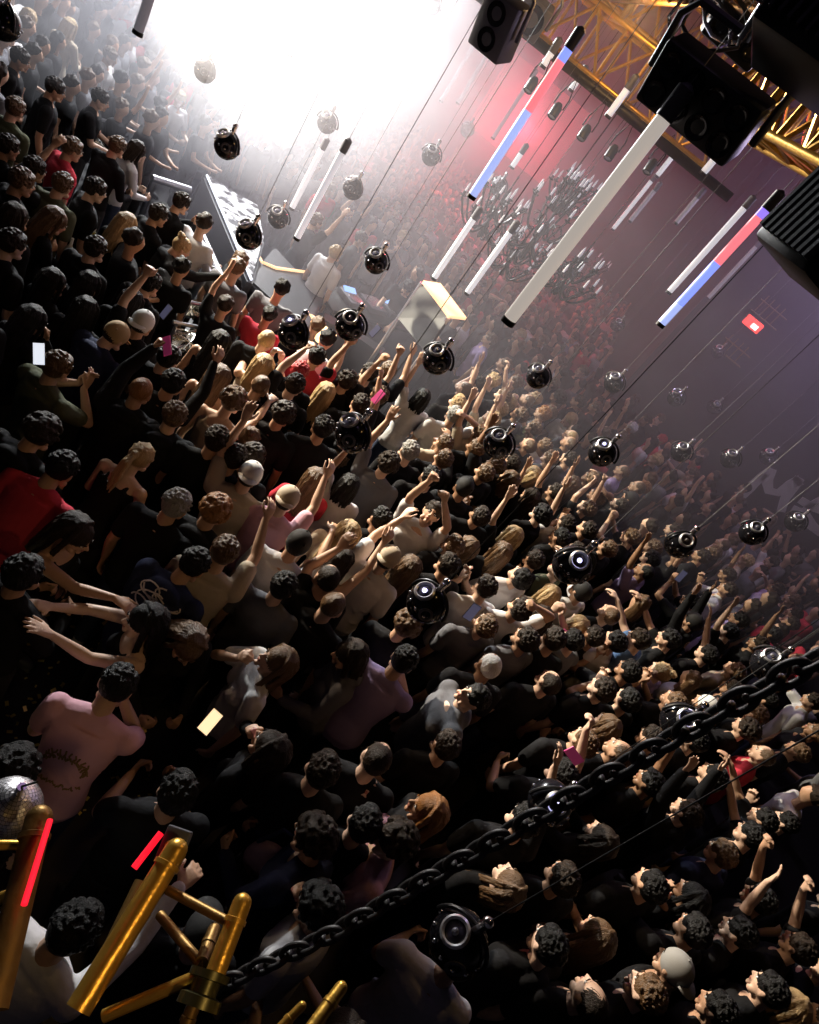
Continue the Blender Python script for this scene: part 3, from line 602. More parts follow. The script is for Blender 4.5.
# ------------------------------------------------------------------ the rest of the crowd: x y hair top pose gaze
CROWD = '''86 311 lk zk d 0;170 378 sk tk d 0;236 378 zm tk d 0;294 386 sd tk Q 0;297 372 sr tk d 0;244 433 um tk d 0;218 443 sd tk d 0;202 437 sm jk d 0;316 426 sk tk d 0;250 450 cd tk b 0;222 449 sd tk d 0;314 480 lm tr b 0;283 588 sk tg d 0;312 580 zd tk d 0
346 382 cd tk U 0;387 372 sm tk i 0;328 390 lb tk d 0;368 374 sd tk u 0;355 402 sd tk q 0;376 396 sm tk Q 0;464 389 zm tk V 9;453 416 sy tw e 0;457 403 sb tk d 9;476 386 sd tk d 0;408 452 sy tk d 0;474 432 sm tb B 9;443 444 sm tb h 5;426 474 sk tk d 0;463 488 fk tk d 0;472 506 sd tk c 9;445 537 sm tk d 5;468 540 lm zk d 9;443 456 sm tk o 9;475 448 sm tk o 9;332 484 kk tw Q 0;377 521 sk tk b 0;446 566 sd tk d 0
500 308 zb tk e 5;519 335 sb tk i 9;542 341 sm tk d 5;489 340 sm tl d 5;504 365 sm tk d 9;492 381 sb tk c 5;512 378 sm tk b 9;505 399 kb tb e 9;499 410 sb tb d 5;526 401 zm tk c 9;533 399 sb tk d 9;546 411 sm tk d 9;537 406 sg tg d 5;552 384 sm tk U 9;578 402 sd tk d 5;595 408 sm tk d 5;564 404 cd tk b 5;570 437 zb tk d 9;528 446 zm tk d 9;533 429 sm to o 5;542 444 sm tw c 5;630 428 sw tk d 5;621 438 sm tk V 5;492 418 sb tb B 9;510 395 sm tk q 9;525 418 sm tg d 9;581 371 sm tk d 5
544 453 sm tg d 5;569 444 zm tk d 9;564 456 sd tg d 5;511 463 sd tk b 9;530 473 kb tk d 9;548 486 sd tk B 5;509 478 lm tk d 9;534 497 ld tk v 5;570 483 lm tb b 5;584 479 sm tk d 9;592 494 sm tk e 9;587 508 sm tk M 9;565 524 sd tw b 9;583 529 sd tk c 9;542 516 ck tk V 5;619 506 sd tk o 9;637 488 zm tk d 5;630 499 fk tk d 5;630 538 sm tk p 0;511 535 lb tk v 5;496 550 lm tk d 5;533 561 sd tk d 0;550 570 sm to d 9;548 586 lb tb d 5;599 544 sm tk d 9;484 473 sm tk d 9;492 463 sm tk v 9;572 546 sd tk d 5;554 530 sk tk d 5
692 490 sm tk d 5;642 488 sg tk d 5;708 486 sd tk d 5;722 545 zm tk d 5;673 531 sd tk d 5;701 557 sd tk d 5;712 553 sm tk d 5;745 561 sb tb d 5;771 562 sd tw V 5;795 560 sd tk i 5;775 590 sd tl d 5;791 600 sm tk o 5;793 614 sd tk d 5;690 602 sk tk p 0;647 559 sk tk d 5;652 548 sm tk c 5;769 520 lm tk e 5;738 620 sk tl d 5;720 568 sd tk V 0
484 626 sm tg d 9;505 600 sd tw e 9;537 616 ld tk d 0;552 640 sd tk c 0;602 610 zm tk d 9;581 626 kb tk d 9;601 637 sd tk d 5;626 668 sk tk c 5;488 667 zw tk d 0;636 640 sd tu o 0;626 724 sd tk d 0;562 640 sk tg p 0;523 625 sd tg d 5;668 640 sk tk o 0;757 644 sd tk d 5;771 634 sk tk v 5;790 622 sd tk c 9;734 671 sm tb b 9;731 690 sd tk d 5;706 655 sk tk i 5;728 632 sk tk v 0;673 703 sm tk c 9;797 752 sm tk d 9;815 733 sm tk d 9;645 732 sk tk c 5;690 735 sk tk d 5;766 700 sk tk d 0;745 702 sm tk d 5
749 836 sk tk o 0;762 820 sk tk o 5;668 800 sk tk V 5;758 900 sk tk q 0;679 926 sk tk c 0;791 940 sd tk q 5;815 966 zm tk d 9;789 1003 lb tk d 5;813 1012 ld tw d 5;583 907 sd tk d 5;632 972 sm tk d 5;521 836 sk tk i 0;627 760 zm tk b 9;587 744 sm tk d 9;560 775 sk tk q 0;348 836 sk tk c 0;342 808 sd tk d 0;361 780 zd tk d 0;175 794 sk tk b 0;735 930 sk tk V 0;705 1000 sk tk d 0;760 965 sk tk d 0;540 930 sk jk d 0
20 60 sd tk d 0;40 195 sm tk b 0;8 148 sd tk i 0;72 150 sm tr d 0;30 20 lb tk d 0;110 57 sm tw b 0;158 216 sd tk d 0;180 100 sb tw b 5;150 60 sd tk b 0;100 100 sd tk b 0;55 90 sd tk d 0;30 165 sd jk c 0;90 190 sd tk d 0;215 120 sd tk B 5;12 245 sd tk d 0;28 270 lk zk b 0;80 285 lk zk d 0;5 300 sd tk d 0;95 250 sd tk d 0;150 285 sk jk d 0;135 300 lk zk d 0
361 240 sd tk d 5;335 254 sb tw d 5;316 222 sm tk V 5;398 212 sm tk d 5;402 238 sb tg c 5;385 200 sd tk d 5;350 210 sd tk B 5;330 190 sm tr d 5;375 170 sm tk d 5;410 180 sd tg d 5;430 195 sb tk d 5;450 210 sd tk d 5;440 165 sm tk V 5;465 190 sm tk d 5;480 160 sd tr b 5;455 250 sd tk b 5;470 262 sm tg d 5;480 285 sd tk d 5;515 270 sm tk d 5;545 290 sd tr d 5;530 310 sm tk e 5;560 310 sm tk d 5;600 320 sm tk d 5;620 345 sm tk V 5;640 370 sd tk d 5;605 380 sm tk d 5;660 400 sm tk d 5;645 420 sd tk d 5;660 440 sr tr d 5;700 440 sm tr b 5;655 460 sb tk d 5;740 470 sd tk d 5;500 240 sd tk d 5;420 150 sd tk d 5;395 140 sm tk d 5'''
GZ = {'0': -6, '5': 4, '9': 18}
for row in CROWD.replace('\n', ';').split(';'):
    q = row.split(); x, y = int(q[0]), int(q[1]); fem = q[2][0] in FEM
    rg = random.Random(x * 31 + y)
    person(x, y, q[2], q[3], None, q[4], GZ[q[5]], hs=(.94 if fem else 1.0) * rg.uniform(.97, 1.03), jit=16)
print('listed people', len(PEOPLE))
# ------------------------------------------------------------------ stage and DJ table
EMW = mat('led_white', (.8, .8, .85), .4, emit=(.80, .85, 1.0), es=1.6)
EMA = mat('led_amber', (.8, .5, .3), .4, emit=(1.0, .62, .32), es=1.3)
def quadprism(mb, a, b, c, d, th):
    a, b, c, d = map(Vector, (a, b, c, d)); n = (b - a).cross(d - a).normalized() * th
    return mb.add([a, b, c, d, a + n, b + n, c + n, d + n], [(3, 2, 1, 0), (4, 5, 6, 7), (0, 1, 5, 4), (1, 2, 6, 5), (2, 3, 7, 6), (3, 0, 4, 7)])
deckm, t_, b_ = nm('deck_gloss'); N = t_.nodes; L = t_.links
tc = N.new('ShaderNodeTexCoord'); vo = N.new('ShaderNodeTexNoise'); vo.inputs['Scale'].default_value = 7; vo.inputs['Detail'].default_value = 6; L.new(tc.outputs['Object'], vo.inputs[0])
cr = N.new('ShaderNodeValToRGB'); cr.color_ramp.elements[0].position = .42; cr.color_ramp.elements[1].position = .55; cr.color_ramp.elements[0].color = (.03, .03, .035, 1); cr.color_ramp.elements[1].color = (.85, .85, .9, 1); L.new(vo.outputs['Fac'], cr.inputs[0]); L.new(cr.outputs[0], b_.inputs['Base Color']); b_.inputs['Roughness'].default_value = .22
def floorpt(x, y, z): p = onz(x, y, z); return p
sd = empty('stage_deck', onz(255, 262, 0), 'low glossy stage wedge with a white scuffed top beside the DJ table', 'stage')
def kid(mb, name, m, par, **k):
    o = mb.build(name, m, None, **k); o.parent = par; o.matrix_parent_inverse = Matrix.Translation(par.location).inverted() if par.rotation_euler.z == 0 else (Matrix.Translation(par.location) @ Matrix.Rotation(par.rotation_euler.z, 4, 'Z')).inverted(); return o
zt = 1.05
q = [onz(206, 178, zt), onz(250, 282, zt), onz(262, 240, zt), onz(256, 208, zt)]
kid(quadprism(MB(), q[0], q[1], q[2], q[3], .05), 'deck_top', deckm, sd, smooth=False)
mb = MB()
for a, b in ((q[0], q[1]), (q[1], q[2])): quadprism(mb, (a.x, a.y, .0), (b.x, b.y, .0), (b.x, b.y, zt - .01), (a.x, a.y, zt - .01), .04)
kid(mb, 'skirt', mat('deck_skirt', (.05, .05, .06), .5), sd, smooth=False)
kid(MB().tube(q[0] + Vector((0, 0, .04)), q[1] + Vector((0, 0, .04)), .018), 'led_edge', EMW, sd)
bp = [onz(250, 282, .95), onz(305, 332, .95), onz(322, 300, .95), onz(275, 250, .95)]
bo = empty('equipment_riser', Vector((bp[1].x, bp[1].y, 0)), 'dark panelled riser with amber light strips, front of the DJ table', 'riser')
mb = MB()
for i in range(4): a, b = bp[i], bp[(i + 1) % 4]; quadprism(mb, (a.x, a.y, 0), (b.x, b.y, 0), (b.x, b.y, .95), (a.x, a.y, .95), .03)
quadprism(mb, bp[0], bp[1], bp[2], bp[3], .03); kid(mb, 'panel', mat('riser_panel', (.03, .028, .035), .45, bump=.1), bo, smooth=False)
kid(MB().tube(onz(268, 300, .99), onz(296, 328, .99), .016), 'amber_strip', EMA, bo)
kid(MB().path([onz(254, 248, 1.0), onz(262, 262, 1.0), onz(276, 268, 1.0), onz(306, 272, 1.0)], .022), 'amber_strip', EMA, bo)
# DJ table with gear
c0 = onz(330, 296, 1.0); c1 = onz(408, 318, 1.0); ax = (c1 - c0); wdt = ax.length; an = math.atan2(ax.y, ax.x); mid = (c0 + c1) / 2
Rz = Matrix.Rotation(an, 3, 'Z')
dj = empty('mixing_table', (mid.x, mid.y, 0), 'long black DJ table loaded with mixing gear', 'table', None, an)
k = MB().box((0, 0, .96), (wdt + .3, .75, .06), None, .01).build('tabletop', BLK, dj)
for s in (-1, 1):
    for u in (-1, 1): MB().tube((s * wdt * .5, u * .3, 0), (s * wdt * .5, u * .3, .94), .03).build('leg', STEEL, dj)
MB().box((0, -.36, .5), (wdt + .25, .03, .86)).build('front_panel', mat('table_front', (.07, .06, .08), .4), dj, smooth=False)
def gear(name, x, w_, d_, label, platter):
    o = empty(name, Vector((mid.x, mid.y, .99)) + Rz @ Vector((x, .02, 0)), label, 'mixer' if name == 'audio_mixer' else 'media player', None, an)
    MB().box((0, 0, .05), (w_, d_, .09), None, .01).build('body', GREYP, o)
    if platter: MB().lathe((0, -.06, .095), [(.11, 0), (.11, .015), (.05, .022), (.001, .022)], n=28).build('jog_wheel', CHR, o); MB().box((0, .14, .115), (w_ * .7, .10, .02), Matrix.Rotation(.4, 3, 'X')).build('display', mat('gear_display', (.02, .02, .03), .2, emit=(.3, .5, 1), es=1.5), o)
    else:
        for i in range(4):
            for j in range(4): MB().lathe((-.1 + i * .066, -.02 + j * .05, .095), [(.012, 0), (.010, .02), (.001, .02)], n=10).build('knob', CHR, o)
        for i in range(4): MB().box((-.1 + i * .066, -.12, .10), (.014, .03, .016)).build('fader', CHR, o)
gear('audio_mixer', .02, .34, .40, 'four-channel mixer with rows of chrome knobs on the DJ table', 0)
gear('media_player', -.42, .32, .40, 'media player on the DJ table, on the side of the dark hanging balls', 1)
gear('media_player', .45, .32, .40, 'media player on the DJ table, on the side of the leaning panel', 1)
# leaning panel with lit amber edge, and warm floor wedge
a, b_, c_, d_ = ony(422, 283, 8.6), ony(448, 318, 8.3), ony(425, 352, 8.0), ony(398, 318, 8.35)
pn = empty('booth_side_panel', Vector((a.x, a.y, 0)), 'tall dark grey booth panel with an amber lit top edge', 'panel')
kid(quadprism(MB(), a, b_, c_, d_, .06), 'board', mat('booth_board', (.05, .05, .055), .6, bump=.15, bscale=4), pn, smooth=False)
kid(quadprism(MB(), a, b_, b_ + Vector((.16, .22, .05)), a + Vector((.16, .22, .05)), .04), 'light_edge', EMA, pn, smooth=False)
kid(MB().tube(Vector((a.x, a.y, 0)), a, .03).tube(Vector((b_.x, b_.y, 0)), b_, .03), 'stand', STEEL, pn)
p0, p1, p2 = onz(306, 318, .9), onz(320, 351, .9), onz(334, 340, .9)
fl = tag(quadprism(MB(), p0, p1, p2, p0 + Vector((.05, .05, 0)), .08).build('amber_floodlight', mat('flood_lens', (.8, .6, .4), .3, emit=(1.0, .55, .25), es=2.2), smooth=False), 'amber glowing wedge floodlight in front of the DJ table', 'floodlight')
mb = MB(); pw = [onz(440, 343, 1.0), onz(475, 372, 1.0)]
# front speaker wedges
def wedge(x, y, lab, rz):
    p = onz(x, y, 1.0); o = empty('floor_monitor', (p.x, p.y, .0), lab, 'speaker', None, rz)
    mb = MB(); w_ = .55; pr = [(-.3, .0), (.3, .0), (.3, .3), (-.05, .95), (-.3, .95)]
    mb.rings([[Vector((s * w_ / 2, y_, z_)) for y_, z_ in pr] for s in (-1, 1)]); mb.build('cabinet', BLK, o, smooth=False)
    mb = MB(); nrm = Vector((0, .65, .35)).normalized(); mb.lathe(Vector((0, .13, .63)), [(.20, 0), (.20, .01), (.12, -.02), (.03, -.01), (.001, 0)], nrm, 24); mb.build('driver', GREYP, o)
wedge(344, 318, 'black floor monitor between the amber wedge and the DJ table', .4); wedge(372, 334, 'black floor monitor below the DJ table', .2); wedge(430, 342, 'black floor monitor at the foot of the grey booth panel', -.1)
# silver railings
def rail(name, pa, pb, z, r, label, m=STEEL, posts=2, cat='railing'):
    A_, B_ = onz(*pa, z), onz(*pb, z); o = empty(name, (A_.x, A_.y, 0), label, cat)
    kid(MB().tube(A_, B_, r, n=12), 'top_rail', m, o)
    for i in range(posts):
        p = A_.lerp(B_, .08 + .84 * i / max(1, posts - 1)); kid(MB().tube((p.x, p.y, 0), (p.x, p.y, z), r * .8), 'post', m, o)
rail('crowd_railing', (184, 301), (256, 316), 1.12, .022, 'silver rail nearer the DJ, above the glittering mesh')
rail('crowd_railing', (173, 322), (226, 333), 1.12, .022, 'lower silver rail in front of the glittering mesh')
rail('crowd_railing', (112, 313), (131, 317), 1.1, .022, 'short bright rail end by the white backward cap')
rail('crowd_railing', (42, 300), (55, 304), 1.1, .022, 'short bright rail end above the woman with a hand at her mouth')
rail('crowd_railing', (122, 289), (143, 293), 1.1, .022, 'short bright rail end over the table with bottles')
rail('crowd_railing', (96, 91), (130, 103), 1.15, .022, 'pale rail in the bright haze, upper of the two')
rail('crowd_railing', (80, 112), (121, 126), 1.15, .022, 'pale rail in the bright haze, lower of the two')
rail('crowd_railing', (152, 178), (190, 190), 1.1, .05, 'thick pale rail beside the woman in the white dress')
# double silver truss pole leaning by the stage
tp = empty('lighting_tower', onz(230, 305, 0), 'double silver pole tower lying beside the stage wedge', 'truss')
for dx in (0, 9): kid(MB().tube(onz(190 + dx, 232 - dx * .4, 1.25), onz(221 + dx, 300 - dx * .4, 1.25), .045, n=12), 'pole', STEEL, tp)
mb = MB()
for i in range(9): u = i / 8; mb.tube(onz(190 + 31 * u, 232 + 68 * u, 1.25), onz(199 + 31 * min(1, u + .08), 228.4 + 68 * min(1, u + .08), 1.25), .014)
kid(mb, 'brace', STEEL, tp)
kid(MB().tube(onz(206, 266, 1.2), Vector((onz(206, 266, 1.2).x, onz(206, 266, 1.2).y, 0)), .04), 'support_post', STEEL, tp)
# glittering mesh screens / ice tables
glm = mat('silver_mesh_wire', (.8, .8, .72), .25, .9)
def meshscreen(x0, y0, x1, y1, label, z=.95, seed=1):
    rg = random.Random(seed); a = onz(x0, y0, z); b = onz(x1, y0, z); c = onz(x1, y1, z); d = onz(x0, y1, z); mb = MB()
    n = 9
    for i in range(n + 1):
        u = i / n; mb.path([a.lerp(b, u) + Vector((0, 0, .02 * math.sin(i))), a.lerp(b, 1 - u).lerp(d.lerp(c, 1 - u), .5) + Vector((0, 0, .05)), d.lerp(c, u)], .012, 5)
        mb.path([a.lerp(d, u), b.lerp(c, u).lerp(a.lerp(d, 1 - u), .5) + Vector((0, 0, .05)), b.lerp(c, 1 - u)], .012, 5)
    o = empty('bottle_table', Vector(((a.x + c.x) / 2, (a.y + c.y) / 2, 0)), label, 'table')
    kid(mb, 'wire_basket', glm, o); mb = MB(); quadprism(mb, a, b, c, d, .03); kid(mb, 'tabletop', mat('mirror_top', (.6, .6, .62), .12, .9), o, smooth=False)
    kid(MB().tube(((a.x + c.x) / 2, (a.y + c.y) / 2, 0), ((a.x + c.x) / 2, (a.y + c.y) / 2, z - .02), .05), 'pedestal', BLK, o)
meshscreen(176, 300, 204, 316, 'mirrored table with silver wire glitter between the two silver rails', seed=1)
meshscreen(172, 330, 204, 350, 'mirrored table with glittering wire under the lower silver rail', seed=2)
meshscreen(88, 132, 116, 154, 'bright mirrored table behind the man in black in the haze', seed=3)
meshscreen(72, 236, 94, 250, 'mirrored drinks table between the two long-haired women', seed=4)
# bottles and glasses on the drinks tables
glassm = mat('clear_glass', (.8, .85, .8), .08, spec=.8); yel = mat('bottle_label', (.75, .65, .15), .5)
def bottle(x, y, lab, m=glassm):
    p = onz(x, y, 1.0); o = empty('bottle', p, lab, 'bottle', 'bottles on the mirrored tables')
    MB().lathe((0, 0, -.02), [(.04, 0), (.042, .02), (.042, .17), (.016, .22), (.014, .29), (.001, .29)], n=14).build('glass_body', m, o); MB().lathe((0, 0, .03), [(.043, 0), (.043, .09)], n=14).build('paper_label', yel, o)
for x, y, lab in ((65, 262, 'yellow-labelled bottle in front of the woman with the glass'), (12, 252, 'yellow-labelled bottle at the hazy frame edge'), (78, 244, 'bottle standing on the table between the long-haired women'), (88, 240, 'bottle on the same drinks table, on the side of the DJ')): bottle(x, y, lab)
# ------------------------------------------------------------------ hanging ball lights
LENSG = mat('lens_glass', (.05, .05, .10), .05, emit=(.62, .60, 1.0), es=3.0)
RING = mat('ring_silver', (.75, .75, .8), .32, .8)
CEIL = 8.5
def make_ball():
    r = .124; o = bpy.data.objects.new('hanging_ball_light', None); COL.objects.link(o)
    MB().ell((0, 0, 0), r, None, 28, 18).build('shell', BLKG, o)
    ax = Vector((-.35, -.55, .75)).normalized()
    MB().lathe(ax * (r * .93), [(.060, -.01), (.064, .015), (.054, .024), (.045, .016), (.045, 0)], ax, 28).build('lens_ring', RING, o)
    MB().lathe(ax * (r * .95), [(.045, .0), (.038, .007), (.015, .011), (.001, .012)], ax, 24).build('lens', mat('lens_dark', (.05, .05, .09), .06), o); MB().ell(ax * (r * .95 + .010), .016, None, 12, 8).build('lens_core', LENSG, o)
    ax2 = Vector((.5, -.8, .1)).normalized(); MB().lathe(ax2 * (r * .9), [(.041, -.01), (.045, .011), (.034, .015), (.022, .003), (.001, .003)], ax2, 22).build('side_cap', GREYP, o)
    mb = MB(); mb.path([Vector((math.cos(a) * (r + .018), 0, math.sin(a) * (r + .018))) for a in [math.pi * i / 16 for i in range(17)]], .010, 8); mb.build('yoke', BLK, o)
    mb = MB(); mb.tube((0, 0, r), (0, 0, r + .07), .022); mb.ell((0, 0, r + .08), .026); mb.build('swivel', CHR, o)
    mb = MB()
    for i in range(12): a = i * math.pi / 6; mb.ell((math.cos(a) * r * .99, math.sin(a) * r * .99, .0), .011, None, 8, 6)
    mb.build('rivet_band', CHR, o)
    MB().tube((0, 0, r + .09), (0, 0, 1), .0026, n=6).build('suspension_cable', WIRE, o); return o
BALL0 = make_ball()
BALLS = [(205, 71, 22, 'pale dark ball in the white glare'), (227, 146, 26, 'black ball hanging over the hazy stage end'), (327, 123, 20, 'ball above the twin white tubes'), (353, 189, 21, 'ball just past the tips of the twin white tubes'),
 (249, 236, 27, 'ball above the white stage wedge'), (278, 218, 21, 'smaller ball behind the white stage wedge'), (294, 334, 32, 'big ball with a ring lens in front of the amber riser'), (350, 326, 30, 'ball over the floor monitors at the DJ table'),
 (376, 262, 24, 'ball directly over the mixing gear'), (431, 156, 19, 'ball by the faint red haze'), (467, 130, 14, 'tiny ball at the edge of the red haze'), (498, 187, 17, 'small ball behind the chandeliers'), (310, 50, 17, 'faint ball nearly lost in the white glare'), (432, 5, 18, 'ball cut by the top frame edge'),
 (353, 435, 38, 'big black ball among raised phones below the DJ'), (437, 360, 30, 'glossy ball just under the grey booth panel'), (498, 444, 30, 'glossy ball over the bright faces of the mid crowd'), (538, 377, 24, 'ball over the front faces beneath the chandeliers'),
 (614, 383, 20, 'plain black ball in the empty haze'), (602, 453, 28, 'ball at the end of the long black cable'), (676, 398, 17, 'small ball above the reddish haze figure'), (681, 452, 20, 'ball above the person in beige'), (714, 407, 14, 'tiny ball below the red exit light'),
 (730, 459, 19, 'ball beside the painted wall letters'), (768, 457, 16, 'dim ball above the painted wall letters'), (752, 533, 25, 'ball below the painted letters with a lit arm over it'), (679, 544, 29, 'silver-topped ball over the right-hand crowd'), (572, 565, 40, 'big ball with a glowing violet lens in the mid crowd'),
 (427, 603, 42, 'ball with a bright silver ring facing us'), (550, 802, 45, 'ball with a bright lens hanging by the chain'), (768, 665, 34, 'glossy ball close above the chain'), (680, 722, 40, 'silver-ringed ball half behind the chain'), (458, 940, 60, 'largest ball with studs, at the bottom of the crowd'),
 (795, 522, 20, 'ball in front of the painted letters by the frame edge'), (617, 325, 13, 'tiny faint ball under the thick cream tube'), (718, 352, 13, 'tiny faint ball with a white glint near the exit light'), (3, 22, 34, 'dark ball cut by the frame edge in the hazy corner')]
first = True
for x, y, dpx, nmx in BALLS:
    d = .250 * FPX / dpx; p = at(x, y, d)
    o = BALL0 if first else copy_tree(BALL0); first = False
    o.location = p; rg = random.Random(x); o.rotation_euler = (0, 0, rg.uniform(-.5, .5))
    for c in o.children:
        if c.name.startswith('suspension_cable'): c.scale = (1, 1, 1); c['_k'] = 1; L_ = CEIL - p.z - .214; c.scale.z = L_ / .786; c.location.z = .214 - .214 * c.scale.z; del c['_k']
    for c in o.children:
        if c.name.startswith('lens_core'): c.material_slots[0].link = 'OBJECT'; c.material_slots[0].material = LENSG if x in (572, 427, 550, 602, 680, 294) else mat('lens_core_off', (.35, .35, .42), .1, .5)
    if y > 600:  # black cable paints in the dark around the wires of the lower balls
        for c in o.children:
            if c.name.startswith('suspension_cable'): c.material_slots[0].link = 'OBJECT'; c.material_slots[0].material = CABLE
    tag(o, nmx, 'light', 'hanging ball lights'); landmark(nmx, x, y); o.name = 'hanging_ball_light'
# ------------------------------------------------------------------ vertical LED tubes
TUBEM = {'cream': mat('tube_cream', (.72, .66, .60), .45, emit=(1, .88, .78), es=.42), 'white': mat('tube_white', (.8, .8, .82), .4, emit=(.95, .93, 1), es=.55), 'dim': mat('tube_dim', (.45, .42, .47), .5, emit=(.8, .75, .85), es=.12),  # cream tube is off; its faint emission paints in ambient light
 'blue': mat('tube_blue', (.2, .25, .8), .4, emit=(.24, .32, 1.0), es=1.2), 'ice': mat('tube_ice', (.6, .7, .9), .4, emit=(.42, .52, 1.0), es=.95), 'red': mat('tube_red', (.9, .3, .3), .4, emit=(1, .20, .24), es=1.1), 'violet': mat('tube_violet', (.4, .3, .9), .4, emit=(.35, .22, 1.0), es=1.0)}
def vspan(x0, y0, d, x1, y1):
    p0 = at(x0, y0, d); best = (1e9, 0)
    for i in range(1, 900):
        h = i * .01; q = proj(p0 + Vector((0, 0, h)))
        if not q: break
        e = math.hypot(q[0] - x1, q[1] - y1)
        if e < best[0]: best = (e, h)
    return p0, best[1]
def tube(x0, y0, wpx, x1, y1, label, segs=(('dim', 1.),), rad=.035):
    d = rad * 2 * FPX / wpx; p, h = vspan(x0, y0, d, x1, y1)
    o = empty('led_tube', p, label, 'light tube', 'vertical LED tubes hanging from the ceiling')
    MB().lathe((0, 0, -.02), [(rad * 1.08, 0), (rad * 1.08, .03), (.001, .03)][:2], n=16).build('end_cap', BLK, o)
    z = .01; t0 = 0
    for m, t1 in segs: MB().tube((0, 0, .01 + (h - .01) * t0), (0, 0, .01 + (h - .01) * t1), rad, n=16).build('diffuser_section', TUBEM[m], o); t0 = t1
    MB().lathe((0, 0, h), [(rad * 1.15, -.01), (rad * 1.15, .12), (.012, .14), (.001, .14)], n=16).build('driver_housing', GREYP, o)
    MB().tube((0, 0, h + .12), (0, 0, max(h + .3, CEIL - p.z)), .002, n=6).build('suspension_cable', WIRE, o)
tube(509, 320, 14, 676, 125, 'thick cream tube, the biggest, running down to the black end cap', (('cream', 1),))
tube(472, 196, 9, 574, 50, 'long tube lit ice blue below and red above, by the red haze', (('ice', .60), ('red', .92), ('blue', 1)))
tube(661, 324, 9, 768, 210, 'lit tube, blue below and red above, beside the dark spotlight', (('ice', .18), ('blue', .55), ('red', .93), ('violet', 1)))
tube(434, 278, 6, 470, 215, 'white tube end behind the chandelier arms, on the DJ side', (('white', 1),))
tube(467, 293, 6, 512, 233, 'white tube end under the middle of the chandeliers', (('white', 1),))
tube(669, 292, 6, 747, 209, 'slim grey-white tube just above the blue and red one', (('white', 1),)); tube(708, 298, 4, 756, 246, 'slim dull tube just below the blue and red one')
tube(613, 229, 4, 652, 181, 'thin tube, longest of the small cluster by the big dark spotlight', (('white', 1),)); tube(630, 221, 4.5, 655, 190, 'short tube in the cluster beneath the thick cream tube', (('dim', 1),)); tube(657, 176, 5, 679, 148, 'short whitish tube near the yoked spotlight', (('white', 1),)); tube(676, 223, 5, 697, 197, 'stubby grey tube alone between two thin cables', (('dim', 1),)); tube(703, 173, 7, 714, 158, 'short bright white tube right under the yoked spotlight', (('white', 1),))
tube(292, 208, 5.5, 322, 148, 'upper of the twin white tubes over the stage', (('white', 1),)); tube(297, 238, 6.5, 340, 150, 'lower and warmer of the twin white tubes over the stage', (('white', 1),))
tube(138, 32, 10, 152, -12, 'grey tube stub in the bright haze by the frame top', (('dim', 1),)); tube(290, 55, 6, 318, -4, 'pale tube in the strongest glare', (('dim', 1),))
tube(441, 101, 4, 482, 32, 'faint pale tube, first beside the grey strobe box', (('dim', 1),)); tube(458, 103, 4, 496, 44, 'faint pale tube, second beside the grey strobe box', (('dim', 1),)); tube(493, 138, 4, 532, 78, 'faint pinkish tube in front of the red haze', (('dim', 1),))
tube(543, 66, 7, 553, 52, 'short white stub under the golden truss, DJ side', (('white', 1),)); tube(571, 90, 6, 580, 77, 'short white stub under the middle of the golden truss', (('white', 1),)); tube(608, 116, 7, 628, 88, 'white stub crossing the dark pipe of the golden truss', (('white', 1),)); tube(602, 196, 7, 650, 132, 'violet lit tube in front of the cream tube top', (('violet', 1),))
tube(512, 167, 5, 522, 153, 'tiny twin-ended stub over the chandeliers', (('white', 1),))
# ------------------------------------------------------------------ chandeliers
IRON = mat('black_iron', (.02, .018, .022), .35, .6); BULB = mat('candle_bulb', (.85, .85, .9), .3, emit=(.85, .85, 1.0), es=.25)
def chandelier(x, y, wpx, wm, label, seed, cnt=8, tiers=2):
    d = wm * FPX / wpx; p = at(x, y, d); o = empty('chandelier', p, label, 'chandelier', 'black iron chandeliers'); rg = random.Random(seed); R_ = wm / 2
    prof = [(.012, -.34 * wm), (.04, -.30 * wm), (.02, -.24 * wm), (.05, -.16 * wm), (.018, -.08 * wm), (.03, .04 * wm), (.014, .14 * wm), (.03, .3 * wm), (.010, .42 * wm), (.010, .6 * wm)]
    MB().lathe((0, 0, 0), prof, n=14).build('stem', IRON, o)
    for t in range(tiers):
        r = R_ * (1 - .38 * t); z0 = -.14 * wm + t * .26 * wm; n = cnt - 2 * t
        for i in range(n):
            a = 2 * math.pi * (i + .5 * t) / n + seed; u = Vector((math.cos(a), math.sin(a), 0)); pts = []
            for j in range(15):
                s = j / 14; pts.append(u * (r * (s ** .9)) + Vector((0, 0, z0 - .17 * wm * math.sin(s * math.pi * 1.15) + .05 * wm * s)))
            c = pts[-1]; mb = MB().path(pts, .015, 6); cu = [u * (r * .45 + math.cos(q) * r * .16) + Vector((0, 0, z0 - .02 * wm + math.sin(q) * r * .16)) for q in [k * .45 for k in range(12)]]; mb.path(cu, .007, 5)
            ar = mb.build('arm', IRON, o); mb = MB().lathe(c, [(.012, 0), (.045, .02), (.05, .03), (.018, .035), (.018, .075), (.001, .075)], n=12); mb.build('candle_cup', IRON, ar)
            MB().lathe(c + Vector((0, 0, .075)), [(.014, 0), (.014, .07), (.010, .095), (.002, .12)], n=10).build('candle_bulb', BULB, ar)
    MB().tube((0, 0, .58 * wm), (0, 0, CEIL - p.z), .005, n=6).build('chain_cable', IRON, o)
chandelier(541, 232, 95, 1.25, 'largest black chandelier, in the middle of the cluster', 1, 10, 3); chandelier(492, 216, 72, .95, 'chandelier hanging on the DJ side of the cluster', 2); chandelier(568, 276, 66, .85, 'lowest chandelier, behind the thick cream tube', 3); chandelier(512, 258, 58, .8, 'small chandelier under the middle one', 4); chandelier(572, 196, 54, .8, 'highest chandelier, up against the hanging tubes', 5)
